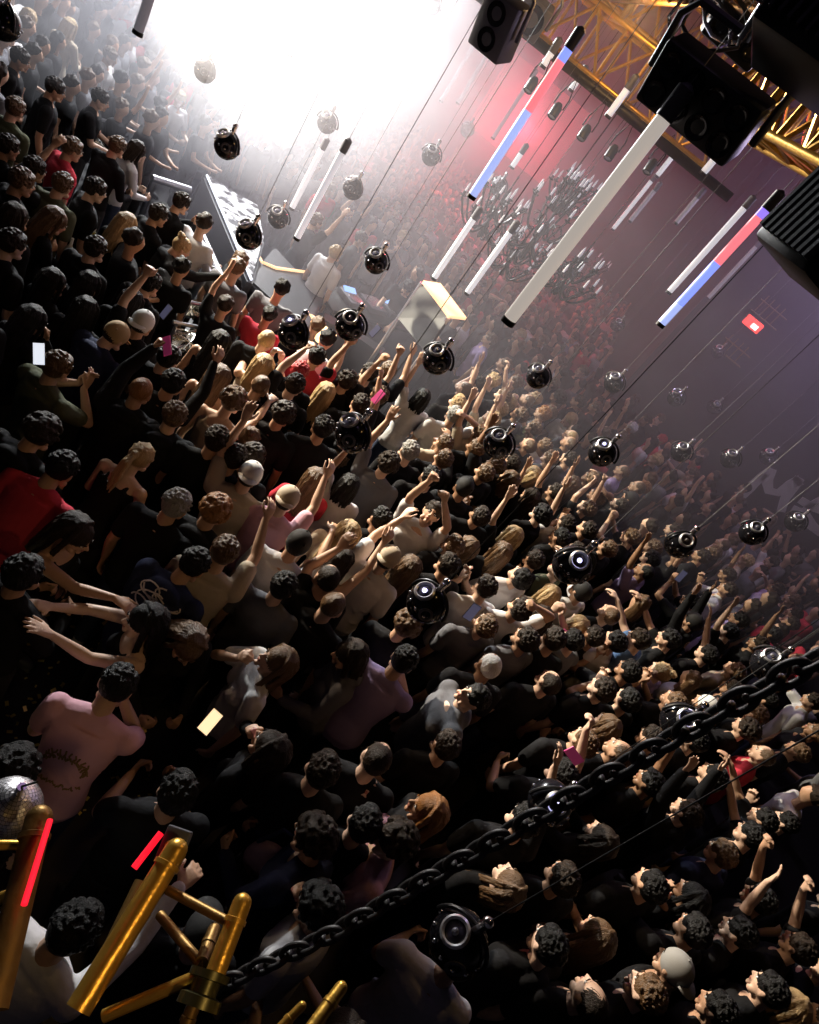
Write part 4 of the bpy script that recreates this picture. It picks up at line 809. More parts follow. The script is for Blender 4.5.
chandelier(719, 316, 26, .6, 'tiny faint chandelier beside the exit light', 6, 6, 1); chandelier(597, 262, 26, .6, 'tiny faint chandelier past the cream tube', 7, 6, 1)
# ------------------------------------------------------------------ golden trusses above
def truss(name, A_, B_, w_, m, label, n=None, r=.026, cat='truss', dark=False, upv=None):
    A_ = Vector(A_); B_ = Vector(B_); d = (B_ - A_); Ln = d.length; d.normalize(); s = d.cross(Vector((0, 0, 1))).normalized(); u = Vector((0, 0, 1))
    o = empty(name, A_, label, cat); C4 = [s * (i * w_ / 2) + u * (j * w_ / 2) for i, j in ((-1, -1), (1, -1), (1, 1), (-1, 1))]
    for c in C4: kid(MB().tube(A_ + c, B_ + c, r, n=12), 'chord', m, o)
    n = n or int(Ln / w_ * 1.5); 
    for k in range(4):
        mb = MB()
        for i in range(n):
            a, b = A_ + d * (Ln * i / n), A_ + d * (Ln * (i + 1) / n); c0, c1 = C4[k], C4[(k + 1) % 4]
            if i % 2: c0, c1 = c1, c0
            mb.tube(a + c0, b + c1, r * .7, n=6); mb.tube(a + C4[k], a + C4[(k + 1) % 4], r * .7, n=6)
        kid(mb, 'lattice', m, o)
    return o
def hz(x, y, z): return onz(x, y, z)
a = at(486, 0, 7.2); b = at(700, 172, 7.2)
truss('ceiling_truss', a + Vector((0, 0, .30)), b + Vector((0, 0, .30)), .5, GOLD, 'front golden truss above the dark lighting pipe')
tag(MB().tube(a + Vector((-.1, -.35, -.02)), b + Vector((.4, -.35, -.02)), .05, n=14).build('lighting_pipe', BLK), 'dark lighting pipe along the lower edge of the front golden truss', 'pipe')
for i, (dy, dz) in enumerate(((1.3, 1.0), (2.6, 1.9))):
    truss('ceiling_truss', a + Vector((-.3, dy, dz)), b + Vector((1.6, dy, dz)), .55, GOLD if i == 0 else GOLDD, ('second golden truss, stacked behind the front one', 'third and darkest golden truss, highest at the back')[i])
a2, b2 = onz(750, 92, 5.5), onz(850, 136, 5.5)
truss('ceiling_truss', a2, a2 + (b2 - a2) * 1.6, .42, GOLD, 'bright golden truss beside the yoked spotlight', r=.028)
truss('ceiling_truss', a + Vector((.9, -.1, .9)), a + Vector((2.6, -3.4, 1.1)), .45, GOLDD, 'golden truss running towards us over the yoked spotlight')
truss('ceiling_truss', a + Vector((1.0, .4, .75)), a + Vector((.6, 4.2, 2.2)), .40, GOLD, 'slanting golden truss linking the stacked ones')
# diagonal tangle of gold pipes
# ------------------------------------------------------------------ lighting fixtures
def frame_at(p, fwd, roll=0):
    f = Vector(fwd).normalized(); r = f.cross(Vector((0, 0, 1))).normalized(); u = r.cross(f); return Matrix.Translation(p) @ Matrix((r, f, u)).transposed().to_4x4() @ Matrix.Rotation(roll, 4, 'Y')
def blinder(p, fwd, W_, H_, D_, label, cells=(4, 2), cam_roll=0., m=BLK, name='blinder_light'):
    o = bpy.data.objects.new(name, None); COL.objects.link(o); o.matrix_world = frame_at(p, fwd, cam_roll); tag(o, label, 'stage light')
    MB().box((0, 0, 0), (W_, D_, H_), None, .02).build('housing', m, o)
    for i in range(cells[0]):
        for j in range(cells[1]):
            x_ = (i - (cells[0] - 1) / 2) * W_ / (cells[0] + .2); z_ = (j - (cells[1] - 1) / 2) * H_ / (cells[1] + .2); r = min(W_ / cells[0], H_ / cells[1]) * .38
            MB().lathe((x_, D_ / 2, z_), [(r * 1.1, -.005), (r * 1.1, .01), (r * .9, .01), (r * .6, -.0), (.001, -.004)], (0, 1, 0), 22).build('lamp_cell', BLKG, o)
    mb = MB(); h = H_ / 2; x0 = W_ / 2 + .03
    mb.path([(-x0, 0, -.02), (-x0, -.01, h + .06), (-x0 + .05, -.01, h + .13), (x0 - .05, -.01, h + .13), (x0, -.01, h + .06), (x0, 0, -.02)], .018, 8); mb.build('yoke', GREYP, o)
    mb = MB(); mb.tube((0, 0, h + .12), (0, 0, h + .26), .03); mb.box((0, 0, h + .28), (.10, .08, .08), None, .01); mb.build('clamp', CHR, o)
    mb = MB()
    for i in range(9): mb.box(((i - 4) * W_ / 10, -D_ / 2 - .012, 0), (.012, .03, H_ * .8))
    mb.build('cooling_fin', GREYP, o); return o
blinder(at(704, 100, 2.9), (-.15, -.86, -.45), .50, .26, .17, 'large black yoked blinder light with eight dark cells', (4, 2))
blinder(at(735, 36, 3.6), (.2, -.9, -.2), .34, .16, .16, 'black blinder light partly behind the yoked one', (3, 1))
o = blinder(at(842, 234, 1.95), (.80, .55, -.1), .27, .30, .24, 'black ribbed spotlight cut by the frame edge', (1, 1))
blinder(at(500, 26, 5.6), (-.2, -.9, -.35), .34, .42, .24, 'grey strobe box hanging at the golden truss end', (1, 2), m=GREYP, name='strobe_light')
blinder(at(532, 16, 6.4), (.3, -.9, -.3), .30, .30, .22, 'second grey strobe box, behind the first', (1, 1), m=GREYP, name='strobe_light')
blinder(at(846, 14, 2.4), (.3, .9, -.2), .40, .46, .34, 'black loudspeaker-sized lamp box filling the frame corner', (2, 2))
for i, (x, y) in enumerate(((536, 78), (560, 104), (589, 126), (616, 146), (640, 150), (655, 160))):
    p = at(x, y, 6.9 + .05 * i); o = empty('par_light', p, ['small lamp under the truss pipe, first from the strobe boxes', 'small lamp under the truss pipe, second from the strobe boxes', 'small lamp under the truss pipe, third from the strobe boxes', 'small lamp under the truss pipe, fourth from the strobe boxes', 'small lamp under the truss pipe, near the cream tube top', 'small lamp under the truss pipe, last beside the yoked blinder'][i], 'stage light', 'small lamps under the front truss pipe')
    dd = Vector((.1, -.5, -1)).normalized(); MB().lathe((0, 0, 0), [(.03, 0), (.05, .04), (.05, .15), (.045, .155), (.035, .14), (.001, .14)], dd, 16).build('can', BLK, o); MB().lathe(dd * .142, [(.04, 0), (.001, .004)], dd, 16).build('lens', mat('lamp_glass', (.5, .5, .5), .1), o)
    MB().path([(-.06, 0, -.03), (-.06, 0, .07), (0, 0, .28), (.06, 0, .07), (.06, 0, -.03)], .008, 6).build('bracket', BLK, o)
# cables looped over the blinder truss
for i, (x, y, z) in enumerate(((700, 26, 3.4), (716, 20, 3.3), (735, 14, 3.4))):
    rg = random.Random(i); c = at(x, y, z); tag(MB().path([c + Vector((.16 * math.cos(k * .5) + rg.uniform(-.02, .02), .05 * math.sin(k), .12 * math.sin(k * .5))) for k in range(16)], .010, 7).build('cable_loop', CHR if i != 1 else CABLE), ['silver cable coil above the yoked blinder, DJ side', 'black cable coil over the yoked blinder', 'silver cable coil above the yoked blinder, corner side'][i], 'cable')
# ------------------------------------------------------------------ signs and lettering on the wall
EXR = mat('sign_red', (.7, .03, .03), .4, emit=(1, .07, .06), es=2.2)
p = ony(753, 324, 14.9); o = empty('exit_light', p, 'glowing red box light high on the dark wall', 'sign'); MB().box((0, 0, 0), (.36, .08, .19), None, .01).build('light_box', EXR, o); MB().box((0.05, -.045, -.02), (.13, .01, .09)).build('bright_centre', mat('sign_core', (1, .7, .7), .4, emit=(1, .75, .7), es=3), o); MB().box((0, .05, 0), (.40, .03, .23)).build('back_plate', BLK, o)
def rack(x, y, label, n):
    p = ony(x, y, 14.75); o = empty('wall_shelf', p, label, 'shelf', 'brass wall racks'); mb = MB()
    for i in range(n): MB().tube((-.25 + i * .13, 0, -.18), (-.25 + i * .13, 0, .18), .010, n=6).build('bar', GOLDD, o)
    MB().box((0, .05, -.19), (.6, .18, .015)).build('shelf_board', GOLDD, o); MB().box((0, .05, .05), (.6, .18, .015)).build('shelf_board', GOLDD, o)
rack(772, 312, 'brass wall rack just past the red exit light', 4); rack(736, 350, 'brass wall rack below the red exit light', 4)
lm_ = mat('painted_letter', (.75, .70, .72), .8)
def stroke(mb, pts, wpx):
    P_ = [ony(x, y, 14.975) for x, y in pts]; wd = wpx / FPX * 15; V_ = []
    for i, p in enumerate(P_):
        d = (P_[min(i + 1, len(P_) - 1)] - P_[max(i - 1, 0)]); d.y = 0; d.normalize(); nrm = Vector((-d.z, 0, d.x)); ww = wd * (1 + .18 * math.sin(i * 1.7)); V_ += [p + nrm * ww / 2, p - nrm * ww / 2]
    n = len(P_); V2 = [v + Vector((0, .02, 0)) for v in V_]; A_ = V_ + V2; m = 2 * n; F_ = []
    for i in range(n - 1): a = 2 * i; F_ += [(a, a + 2, a + 3, a + 1), (m + a, m + a + 1, m + a + 3, m + a + 2), (a, m + a, m + a + 2, a + 2), (a + 1, a + 3, m + a + 3, m + a + 1)]
    F_ += [(0, 1, m + 1, m), (m - 2, 2 * m - 2, 2 * m - 1, m - 1)]; mb.add(A_, F_)
lt = empty('wall_lettering', ony(770, 492, 14.9), 'big brush-painted letters M and A on the dark wall', 'sign')
mb = MB(); stroke(mb, [(738, 500), (750, 488), (762, 476), (772, 469)], 8); stroke(mb, [(772, 469), (767, 480), (769, 491), (778, 493), (790, 485), (801, 480)], 9); stroke(mb, [(800, 478), (792, 488), (785, 499), (781, 512)], 9); kid(mb, 'letter_m', lm_, lt, smooth=False)
mb = MB(); stroke(mb, [(792, 509), (803, 513), (814, 504), (824, 498)], 8); stroke(mb, [(800, 500), (812, 507), (824, 512)], 7); stroke(mb, [(805, 514), (812, 526), (822, 534)], 8); kid(mb, 'letter_a', lm_, lt, smooth=False)
# added red glow surface, standing in for the lit haze behind the tubes
tag(MB().box(ony(528, 120, 26.94), (3.4, .08, 2.6), None, .02).build('red_haze_glow', mat('red_glow', (.6, .1, .1), .5, emit=(1, .10, .14), es=.28)), 'added red glow surface standing for red haze behind the tubes', 'glow')
# ------------------------------------------------------------------ hanging chain across the lower crowd
ch = empty('hanging_chain', at(819, 658, 1.47), 'heavy black chain slung across the lower crowd', 'chain')
cp = [at(872, 628, 1.42), at(819, 658, 1.47), at(690, 728, 1.62), at(560, 803, 1.78), at(440, 872, 1.92), at(330, 935, 2.04), at(214, 988, 2.14)]
def along(cp, n):
    seg = [(b - a).length for a, b in zip(cp, cp[1:])]; T = sum(seg); out = []
    for i in range(n):
        s = T * i / (n - 1)
        for k, l in enumerate(seg):
            if s <= l + 1e-6 or k == len(seg) - 1: out.append(cp[k].lerp(cp[k + 1], min(1, s / l))); break
            s -= l
    return out, T
T = along(cp, 2)[1]; nL = int(T / .062) + 1; pts, _ = along(cp, nL)
lk = MB(); ov = []
for i in range(20):
    a = 2 * math.pi * i / 20; ov.append(Vector((.046 * math.cos(a) * (1 if abs(math.cos(a)) < .6 else .98), .024 * math.sin(a), 0)))
lk.path(ov, .0095, 8, closed=True, cap=False); lme = lk.mesh('link'); lme.shade_smooth(); lme.materials.append(mat('black_chain_steel', (.06, .055, .055), .5, .5))
for i in range(nL):
    d = (pts[min(i + 1, nL - 1)] - pts[max(i - 1, 0)]).normalized(); q = d.to_track_quat('X', 'Z'); Mx = Matrix.Translation(pts[i]) @ q.to_matrix().to_4x4() @ Matrix.Rotation(math.radians(35 + 90 * (i % 2)), 4, 'X')
    c = link('link', lme, ch); c.matrix_parent_inverse = Matrix.Translation(ch.location).inverted(); c.matrix_basis = Mx
# ------------------------------------------------------------------ golden truss close below the camera
def gt(name, pa, pb, r, m, par, collar=True):
    A_, B_ = at(*pa), at(*pb); mb = MB().tube(A_, B_, r, n=20)
    if collar:
        d = (B_ - A_).normalized(); mb.lathe(B_ - d * .05, [(r * 1.15, 0), (r * 1.15, .012), (r, .014)], d, 20); mb.ell(B_, r * .98, None, 16, 8)
    return kid(mb, name, m, par)
t1 = empty('box_truss', at(130, 930, 1.9), 'golden box truss end crossing the bottom corner, with open tube ends', 'truss')
gt('chord', (78, 1010, 1.70), (176, 850, 1.95), .033, GOLD, t1); gt('chord', (92, 985, 1.9), (141, 882, 2.1), .020, GOLDD, t1, False); gt('chord', (216, 972, 1.75), (242, 903, 1.85), .026, GOLD, t1)
gt('brace', (104, 1016, 1.74), (196, 977, 1.76), .016, GOLD, t1, False); gt('brace', (168, 890, 1.92), (234, 925, 1.83), .013, GOLDD, t1, False); gt('brace', (160, 915, 1.95), (202, 965, 1.8), .014, GOLDD, t1, False); gt('brace', (202, 962, 1.8), (214, 930, 1.9), .018, GOLDD, t1)
c = at(206, 985, 1.74); mb = MB(); dd = (at(242, 903, 1.85) - at(216, 972, 1.75)).normalized()
mb.lathe(c - dd * .05, [(.03, 0), (.055, .0), (.055, .025), (.035, .03), (.035, .06), (.052, .062), (.052, .08), (.03, .08)], dd, 24); kid(mb, 'coupler', mat('coupler_metal', (.12, .11, .05), .35, .8), t1)
gt('chord', (180, 1040, 1.72), (196, 1000, 1.76), .018, GOLDD, t1); 
t2 = empty('box_truss', at(315, 1010, 1.75), 'two short golden tube ends at the bottom frame edge', 'truss'); gt('chord', (296, 1050, 1.62), (341, 988, 1.75), .017, GOLD, t2); gt('chord', (268, 1040, 1.75), (302, 1006, 1.80), .012, GOLD, t2); gt('brace', (268, 1040, 1.75), (296, 1050, 1.62), .01, GOLD, t2, False)
t3 = empty('box_truss', at(20, 900, 1.6), 'thick dark golden truss leg at the frame edge with a red light strip', 'truss'); gt('chord', (-8, 1010, 1.45), (39, 818, 1.7), .032, GOLDD, t3); gt('brace', (-25, 845, 1.65), (26, 845, 1.68), .012, GOLD, t3, False); gt('brace', (-20, 905, 1.6), (10, 895, 1.6), .014, GOLD, t3, False)
REDL = mat('red_led_strip', (.8, .02, .04), .4, emit=(1, .01, .03), es=1.1)
kid(MB().tube(at(50, 820, 1.66), at(24, 905, 1.5), .007), 'red_led_strip', REDL, t3)
tag(MB().tube(at(134, 868, 1.95), at(161, 833, 2.02), .010).build('red_led_bar', REDL), 'short red glowing bar at the tip of the golden truss', 'light bar')
pb = at(174, 846, 2.02); o = bpy.data.objects.new('control_box', None); COL.objects.link(o); o.matrix_world = frame_at(pb, (-.3, -.6, .75), .7); tag(o, 'small grey box fixed beside the golden truss tip', 'box'); MB().box((0, 0, 0), (.075, .03, .10), None, .006).build('case', GREYP, o); MB().lathe((.01, .016, .0), [(.012, 0), (.01, .01), (.001, .01)], (0, 1, 0), 12).build('dial', GOLD, o)
# mirror ball
mbm, t_, b_ = nm('mirror_tiles'); N = t_.nodes; L = t_.links; b_.inputs['Metallic'].default_value = 1; b_.inputs['Roughness'].default_value = .42; b_.inputs['Base Color'].default_value = (.85, .82, .85, 1)
p = at(10, 808, 1.9); o = empty('mirror_ball', p, 'silver mirror ball with tiny tiles beside the truss leg', 'mirror ball'); r = .082; mb = MB(); K = 26
rgm = random.Random(3)
for a in range(K):
    t0, t1_ = math.pi * (a + .06) / K, math.pi * (a + .94) / K; n = max(4, int(2 * K * math.sin((t0 + t1_) / 2)))
    for b in range(n):
        u0, u1 = 2 * math.pi * (b + .05) / n, 2 * math.pi * (b + .95) / n; j = [rgm.uniform(-.0006, .0006) for _ in range(4)]
        vs = [Vector((math.sin(t) * math.cos(u), math.sin(t) * math.sin(u), math.cos(t))) * (r + .0015 + j[i]) for i, (t, u) in enumerate(((t0, u0), (t1_, u0), (t1_, u1), (t0, u1)))]; mb.add(vs, [(0, 1, 2, 3)])
mb.build('mirror_tiles', mbm, o, smooth=False); MB().ell((0, 0, 0), r, None, 30, 20).build('core', GREYP, o); MB().tube((0, 0, r - .005), (0, 0, r + .05), .012).build('cap', CHR, o); MB().tube((0, 0, r + .05), (.03, 0, .2), .003, n=6).build('cable', CABLE, o)
# ------------------------------------------------------------------ gold confetti and small things on the bare floor
rg = random.Random(11); mb = MB()
for i in range(170):
    x, y = rg.uniform(5, 150), rg.uniform(600, 820)
    p = onz(x, y, .004 + rg.uniform(0, .004)); a = rg.uniform(0, 3.14); s = rg.uniform(.008, .022)
    u = Vector((math.cos(a), math.sin(a), rg.uniform(-.3, .3))) * s; v = Vector((-math.sin(a), math.cos(a), rg.uniform(-.3, .3))) * s * .6; h = Vector((0, 0, .008))
    mb.add([p - u - v + h, p + u - v + h, p + u + v + h, p - u + v + h], [(0, 1, 2, 3)])
tag(mb.build('confetti', mat('gold_foil', (.85, .65, .15), .3, .8), smooth=False), 'scattered gold foil confetti on the bare black floor', 'confetti', None, 'stuff')
# ------------------------------------------------------------------ phones held up
PHM = mat('phone_shell', (.02, .02, .025), .3); SCW = mat('phone_screen_white', (.8, .85, .95), .2, emit=(.85, .9, 1.0), es=.9); SCO = mat('phone_screen_warm', (.9, .7, .45), .2, emit=(1.0, .70, .40), es=1.3); SCP = mat('phone_case_pink', (.9, .12, .4), .4, emit=(1, .1, .4), es=.06); SCD = mat('phone_screen_dim', (.1, .1, .14), .2, emit=(.4, .4, .7), es=.12)
def phone(x, y, dpt, label, scr, fwd, roll=0):
    o = bpy.data.objects.new('smartphone', None); COL.objects.link(o); o.matrix_world = frame_at(at(x, y, dpt), fwd, roll); tag(o, label, 'phone', 'phones held up in the crowd')
    MB().box((0, 0, 0), (.075, .009, .150), None, .004).build('case', PHM if scr is not SCP else SCP, o); MB().box((0, .0052, 0), (.068, .001, .140)).build('screen', scr, o, smooth=False)
    MB().lathe((-.02, -.005, .055), [(.009, 0), (.007, -.002), (.001, -.002)], (0, 1, 0), 10).build('camera_lens', BLKG, o)
def headd(x, y, z=1.62): q = proj(onz(x, y, z)); return q[2]
phone(39, 354, headd(39, 354) - .25, 'bright white phone screen below the woman with a hand at her mouth', SCW, (.2, -.6, .5), .5)
phone(167, 346, headd(167, 346, 1.9), 'pink phone held up by the silver rail', SCP, (-.3, -.8, .3), 1.0)
phone(210, 722, headd(210, 722, 1.35), 'warm glowing phone held low by the long-haired woman', SCO, (.1, -.3, .9), -.3)
phone(378, 397, headd(378, 397, 1.85), 'small pink phone raised above the big black ball', SCP, (-.3, -.8, .3)); phone(375, 331, headd(375, 331, 1.95), 'phone in the pointing man hand at the DJ table', SCD, (-.3, -.8, .3))
phone(562, 637, headd(562, 637, 1.5), 'little lit phone amid the small faces under the big ball', SCP, (.2, -.8, .4)); phone(472, 612, headd(472, 612, 1.9), 'phone lifted in two hands beside the ring light', SCD, (.2, -.9, .2)); phone(681, 576, headd(681, 576, 2.0), 'phone held high above the black cap', SCD, (.2, -.9, .2))
phone(574, 756, headd(574, 756, 1.9), 'pink phone in a hand over the chain', SCP, (.2, -.9, .2), 1.2); phone(166, 292 + 20, headd(166, 312, 1.3), 'dim phone near the mirrored table', SCD, (-.2, -.8, .3))
gs = empty('drinking_glass', onz(66, 268, 1.15), 'glass with a yellow drink held by the long-haired woman', 'glass'); MB().lathe((0, 0, 0), [(.030, 0), (.038, .12), (.036, .12), (.028, .01), (.001, .01)], n=18).build('tumbler', glassm, gs); MB().lathe((0, 0, .012), [(.027, 0), (.034, .07), (.001, .07)], n=18).build('drink', yel, gs)
bg = empty('shoulder_bag', onz(266, 862, 1.15), 'patterned pale bag held against the navy jacket', 'bag'); MB().ell((0, 0, 0), (.13, .07, .16), None, 18, 12).build('pouch', mat('bag_print', (.35, .22, .30), .6, bump=.8, bscale=9, var=.6), bg); MB().path([(-.11, 0, .1), (-.06, 0, .32), (.06, 0, .34), (.11, 0, .1)], .012, 7).build('strap', TM['n'], bg)
# ------------------------------------------------------------------ filling the floor between them
def in_floor_gap(p):      # bare floor and stage, where nobody stands
    if -3.6 < p.x < -.2 and 7.6 < p.y < 10.2: return True      # DJ table and booth
    if -5.9 < p.x < -2.4 and 7.6 < p.y < 11.4: return True     # stage deck
    if -1.05 < p.x < -.45 and .9 < p.y < 2.3 and False: return True
    q = proj((p.x, p.y, 0.))
    if q and q[0] < 75 and 610 < q[1] < 840: return True
    return False
rgf = random.Random(5); cand = []
for iy in range(0, 60):
    for ix in range(-34, 34):
        p = Vector((ix * .56 + (iy % 2) * .28 + rgf.uniform(-.1, .1), .5 + iy * .48 + rgf.uniform(-.1, .1), 1.62))
        if p.y > 24 or p.x > 1.1 and p.y > 14.2 or p.x < -15: continue
        q = proj(p)
        if not q or not (-25 < q[0] < 844 and -25 < q[1] < 1050): continue
        if in_floor_gap(p) or any((r['w'].xy - p.xy).length < .40 for r in PEOPLE): continue
        cand.append((q[2], p, q))
cand.sort(key=lambda c: c[0])
NMAX = 318 - len(PEOPLE)
pick = cand[:NMAX]; far = cand[NMAX:]
for d, p, q in pick:
    bright = q[1] < 640
    hair = rgf.choice(['sk', 'sd', 'sk', 'lk', 'ck', 'sd', 'fk', 'kd']) if not bright else rgf.choice(['sk', 'sd', 'sm', 'lm', 'kd', 'ck', 'sd', 'ld'])
    top = rgf.choice(['tk', 'jk', 'zk', 'tk'])
    person(int(q[0]), int(q[1]), hair, top, None, rgf.choice('ddddbbc'), rgf.choice((-6, 4)), world=p, hs=rgf.uniform(.92, 1.0), jit=18)
print('people', len(PEOPLE), 'far', len(far))
# the unseen depth of the crowd: one joined body of far dancers
def coarse(P, hair, top):
    mb = MB(); torso_mb(mb, P, .02, .8, 1.44); out = []
    for S, E, W, hd, pn, sd, curl in P.arms: mb.limb([(S, .07), (S.lerp(E, .6), .06)], 6)
    a = voxel(mb.mesh('a'), .04, 1); mb = MB()
    mb.limb([(P.U @ Vector((0, 0, 1.43)), .06), (P.H @ Vector((0, -.02, -.06)), .055)], 6); mb.ell(P.H @ Vector((0, 0, 0)), HR, P.H.to_3x3(), 10, 8); mb.ell(P.H @ Vector((0, .10, -.01)), .014, None, 6, 5)
    for S, E, W, hd, pn, sd, curl in P.arms: mb.limb([(S, .05), (E, .04), (W, .03), (W + hd.normalized() * .12, .03)], 6)
    b = voxel(mb.mesh('b'), .022, 0); mb = MB(); mb.ell(P.H @ Vector((0, -.016, .032)), (.084, .100, .098), P.H.to_3x3(), 10, 8); rq = random.Random(str(P.key) + str(hair))
    for i in range(26):
        z = rq.uniform(-.1, 1); a_ = rq.uniform(0, 6.28); q_ = math.sqrt(1 - z * z)
        if q_ * math.sin(a_) > .5 and z < .4: continue
        mb.ell(P.H @ Vector((q_ * math.cos(a_) * .08, q_ * math.sin(a_) * .095 - .016, z * .095 + .03)), rq.uniform(.016, .026), None, 6, 5)
    if hair:
        for i in range(12): a_ = math.pi * (1 + i / 11); mb.limb([(P.H @ Vector((math.cos(a_) * .07, math.sin(a_) * .08 - .02, .03)), .022), (P.H @ Vector((math.cos(a_) * .085, math.sin(a_) * .10 - .03, rq.uniform(-.26, -.14))), .014)], 5)
    c = voxel(mb.mesh('c'), .013, 0, .5)
    mb = MB(); mb.ell((0, 0, .88), (.16, .13, .12), None, 10, 6)
    for s in (-1, 1): mb.limb([((Vector((s * .09, 0, .86))), .10), (Vector((s * .1, .01, .5)), .075), (Vector((s * .11, 0, .04)), .06)], 6)
    d = mb.mesh('d')
    r = []
    for me in (a, b, c, d):
        co = np.zeros(len(me.vertices) * 3); me.vertices.foreach_get('co', co); r.append((co.reshape(-1, 3), [tuple(p.vertices) for p in me.polygons]))
    return r
if far:
    kinds = [coarse(Pose(c, 5), i % 3 == 1, 0) for i, c in enumerate('dddddbU')]
    V = []; Fc = []; Mi = []; base = 0
    mats = [TM['k'], TM['g'], TM['w'], TM['r'], SKINS[0], SKINS[1], HM['k'], HM['d'], HM['m'], TROUS[0]]
    for d, p, q in far:
        kd = rgf.choice(kinds); dd = STAGE - p; rz = math.atan2(-dd.x, dd.y) + rgf.uniform(-.5, .5); c, s = math.cos(rz), math.sin(rz); sc = rgf.uniform(.92, 1.03)
        mi = (rgf.choice((0, 0, 0, 0, 1, 1, 2, 3)), rgf.choice((4, 5)), rgf.choice((6, 7, 8)), 9)
        for (co, fs), m in zip(kd, mi):
            w_ = co @ np.array([[c, s, 0], [-s, c, 0], [0, 0, 1]]) * sc + np.array([p.x, p.y, 0]); V.append(w_); Fc += [tuple(i + base for i in f) for f in fs]; Mi += [m] * len(fs); base += len(co)
    me = bpy.data.meshes.new('crowd'); me.from_pydata(np.concatenate(V).tolist(), [], Fc); me.polygons.foreach_set('material_index', Mi); me.shade_smooth()
    for m in mats: me.materials.append(m)
    tag(link('crowd', me), 'dim hazy mass of dancers between the lit people and the back wall', 'crowd', None, 'stuff')
# ------------------------------------------------------------------ labels for everyone without one
for r in PEOPLE:
    if r['named']: landmark(r['o']['label'], r['x'], r['y'])
SHORT = [('white stage wedge', 236, 215), ('amber riser', 283, 300), ('mixing gear', 372, 285), ('grey booth panel', 424, 312), ('amber wedge light', 320, 338), ('big black ball below the DJ', 353, 435), ('glossy ball by the booth panel', 437, 360), ('glossy ball over the mid crowd', 498, 444),
 ('ball under the chandeliers', 538, 377), ('plain black ball in the haze', 614, 383), ('ball on the long black cable', 602, 453), ('small ball in reddish haze', 676, 398), ('ball over the beige jacket', 681, 452), ('painted letter M', 765, 485), ('ball below the painted letters', 752, 533), ('silver-topped ball', 679, 544),
 ('violet-lens ball', 572, 565), ('silver ring light ball', 427, 603), ('lens ball by the chain', 550, 802), ('ball close above the chain', 768, 665), ('ringed ball behind the chain', 680, 722), ('studded ball', 458, 940), ('thick cream tube end', 509, 320), ('twin white tubes', 300, 215), ('lowest chandelier', 568, 276), ('stage ball in haze', 227, 146), ('ball past the twin tubes', 353, 189), ('ball by the red haze', 431, 156),
 ('mirror ball', 12, 808), ('golden truss tip', 172, 850), ('red T-shirt', 40, 510), ('blonde ponytail', 140, 458), ('pink T-shirt', 90, 735), ('outstretched hands', 60, 605), ('glowing phone', 210, 722), ('olive T-shirt', 57, 370), ('white dress', 137, 190), ('ginger curly mop', 214, 512), ('swirl-stitched jacket', 205, 580), ('puffer jacket', 322, 690), ('lilac T-shirt back', 390, 700),
 ('upturned man in white', 431, 514), ('curly man in pink', 392, 840), ('white shirt behind the chain', 290, 950), ('red T-shirt under the chain', 740, 770), ('upturned bald man', 588, 1000), ('white collar', 706, 850), ('man in glasses', 649, 886), ('grey cap', 673, 968), ('headphones', 686, 813), ('upturned brown-haired woman', 507, 884), ('white striped T-shirt', 800, 712), ('blond bun in lilac', 660, 672), ('black cap with raised phone', 692, 622), ('joined hands in white', 727, 590), ('broad lilac T-shirt', 644, 572), ('white top with upturned face', 519, 578), ('chin-up man', 472, 698), ('slate blue shirt', 574, 338), ('pointing red sleeve', 330, 372), ('blonde with phone', 263, 366), ('white backward cap', 249, 476), ('beige backward cap', 286, 500)]
def rel(dx, dy):
    a = math.degrees(math.atan2(-dy, dx)) % 360
    return ['right of', 'up and right of', 'above', 'up and left of', 'left of', 'down and left of', 'below', 'down and right of'][int((a + 22.5) // 45) % 8]
def look(r):
    st, hc = r['hair']; tk, tcx = r['top']; col = TOPN[tcx].replace('dark ', ''); hn = HAIRN[hc].replace('dark ', 'dark-')
    h = {'s': hn + '-haired person', 'z': 'crop-haired person', 'c': 'curly ' + hn + '-haired person', 'l': 'long-haired ' + hn.replace('dark-brown', 'brown') + '-tressed person', 'k': 'person with ' + hn + ' bob', 'p': 'ponytailed person', 'u': 'person with ' + hn + ' bun', 'w': 'person with backward ' + hn + ' cap', 'f': 'person with ' + hn + ' cap'}[st]
    if st == 'l': h = 'long ' + hn + '-haired person'
    return h + ' in ' + col
ORD = ['', 'second ', 'third ', 'fourth ', 'fifth ', 'sixth ', 'seventh ', 'eighth ']
used = set(r['o']['label'] for r in PEOPLE if r['named']); todo = [r for r in PEOPLE if not r['named']]
for r in todo:
    for nmx, lx, ly in [(a, b, c) for a, b, c in sorted(SHORT, key=lambda s: math.hypot(s[1] - r['x'], s[2] - r['y']))][:1]: r['lm'] = nmx; r['rel'] = rel(r['x'] - lx, r['y'] - ly); r['dist'] = math.hypot(lx - r['x'], ly - r['y'])
from collections import defaultdict
G = defaultdict(list)
for r in todo: G[(look(r), r['rel'], r['lm'])].append(r)
for (lk_, rl, l_), rs in G.items():
    rs.sort(key=lambda r: r['dist'])
    for i, r in enumerate(rs):
        act = POSEN.get(r['code'], ''); near = '' if len(rs) == 1 else ('nearest ' if i == 0 else ORD[min(i, 7)] + 'nearest ')
        s = near + lk_ + ((', ' + act) if act else '') + ', ' + rl + ' ' + l_
        if len(s.replace(',', '').split()) > 16: s = near + lk_ + ', ' + rl + ' ' + l_
        s = s[0].lower() + s[1:]; k = 1
        while s in used: k += 1; s = ORD[k % 8] + s
        used.add(s); r['o']['label'] = s
for r in PEOPLE: r['o']['group'] = 'people in the dancing crowd'
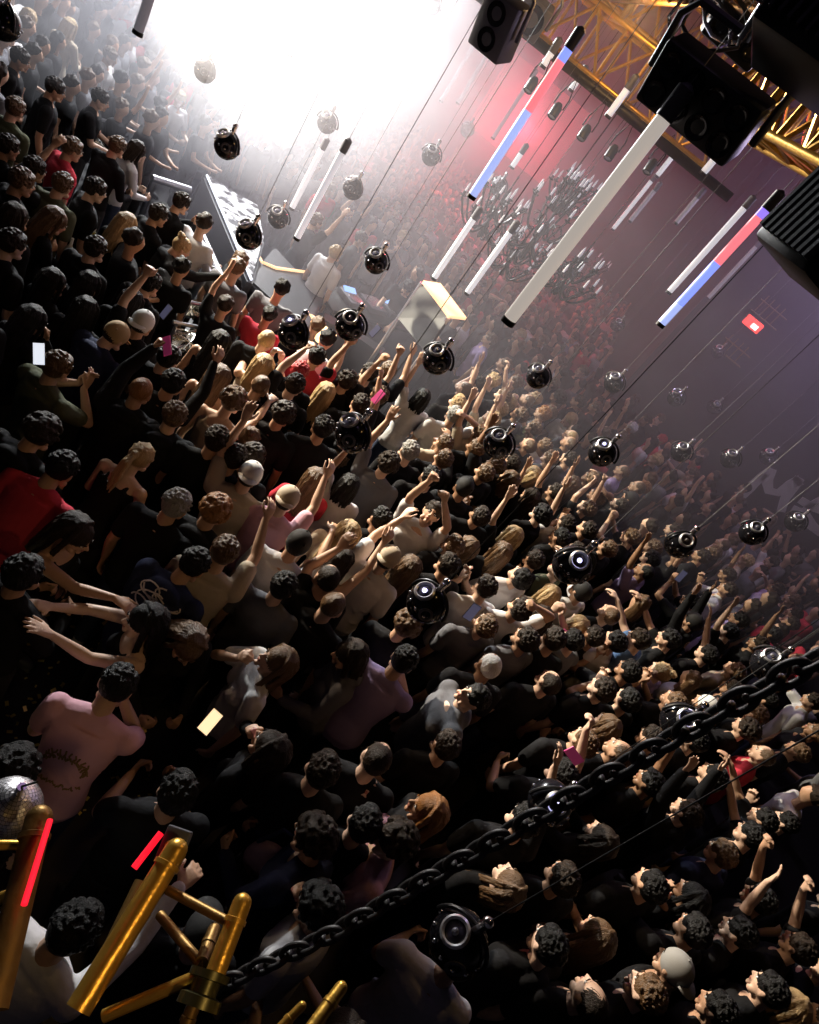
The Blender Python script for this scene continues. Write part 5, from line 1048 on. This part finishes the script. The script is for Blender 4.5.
# back print on the pale pink shirt, swirl stitching on the navy jacket: surface marks, part of each garment
def back_marks(lab, paths, m, w_=.006, name='print', dv=(0, -1, 0)):
    r = next(q for q in PEOPLE if q['o']['label'].startswith(lab)); P = r['P']; mb = MB(); bvh = None
    sh = [c for c in r['o'].children if c.name.startswith(('shirt', 'jacket', 'tank', 'sweater'))][0]
    from mathutils.bvhtree import BVHTree
    me = sh.data; bvh = BVHTree.FromPolygons([v.co for v in me.vertices], [tuple(p.vertices) for p in me.polygons]); back = P.U.to_3x3() @ Vector(dv).normalized()
    for pts in paths:
        out = []
        for x_, z_ in pts:
            o_ = P.U @ Vector((x_, 0, z_)) + back * .5; hit = bvh.ray_cast(o_, -back)
            if hit[0] and (hit[0] - P.U @ Vector((x_, 0, z_))).length < .32 and (not out or (out[-1] - hit[0]).length < .09): out.append(hit[0] + back * .003)
        if len(out) > 2: mb.path(out, w_, 5)
    if mb.v:
        me2 = mb.mesh(name); me2.materials.append(m); link(name, me2, sh)
rg = random.Random(4); pr = []
for k in range(13):
    a = math.pi * (1.0 - k / 12); cx, cz = math.cos(a) * .105, 1.20 + math.sin(a) * .075; pr.append([(cx + rg.uniform(-.012, .012), cz + u * .018 - .016) for u in range(4)]); pr.append([(cx - .010 + .008 * u, cz + rg.uniform(-.01, .01)) for u in range(4)])
for k in range(9): cx = -.1 + k * .025; pr.append([(cx + .007 * u, 1.10 + rg.uniform(-.015, .015)) for u in range(4)])
back_marks('man in a pale pink', pr, mat('worn_gold_print', (.28, .17, .06), .7), .005)
sw = [[(cx + r_ * math.cos(a0 + k * .4) * (1 + .02 * k), cz + r_ * .7 * math.sin(a0 + k * .4)) for k in range(n_)] for cx, cz, r_, a0, n_ in ((-.06, 1.30, .07, 0, 15), (.06, 1.32, .08, 2, 13), (0, 1.22, .11, 1, 14), (.07, 1.20, .06, 3, 14), (-.08, 1.18, .06, 4, 14), (0, 1.33, .13, 3.4, 8), (.02, 1.28, .04, 1, 12))]
back_marks('person in a dark navy', sw, mat('pale_stitching', (.75, .66, .66), .7), .0055, dv=(0, -.75, .65))
bpy.context.view_layer.update()
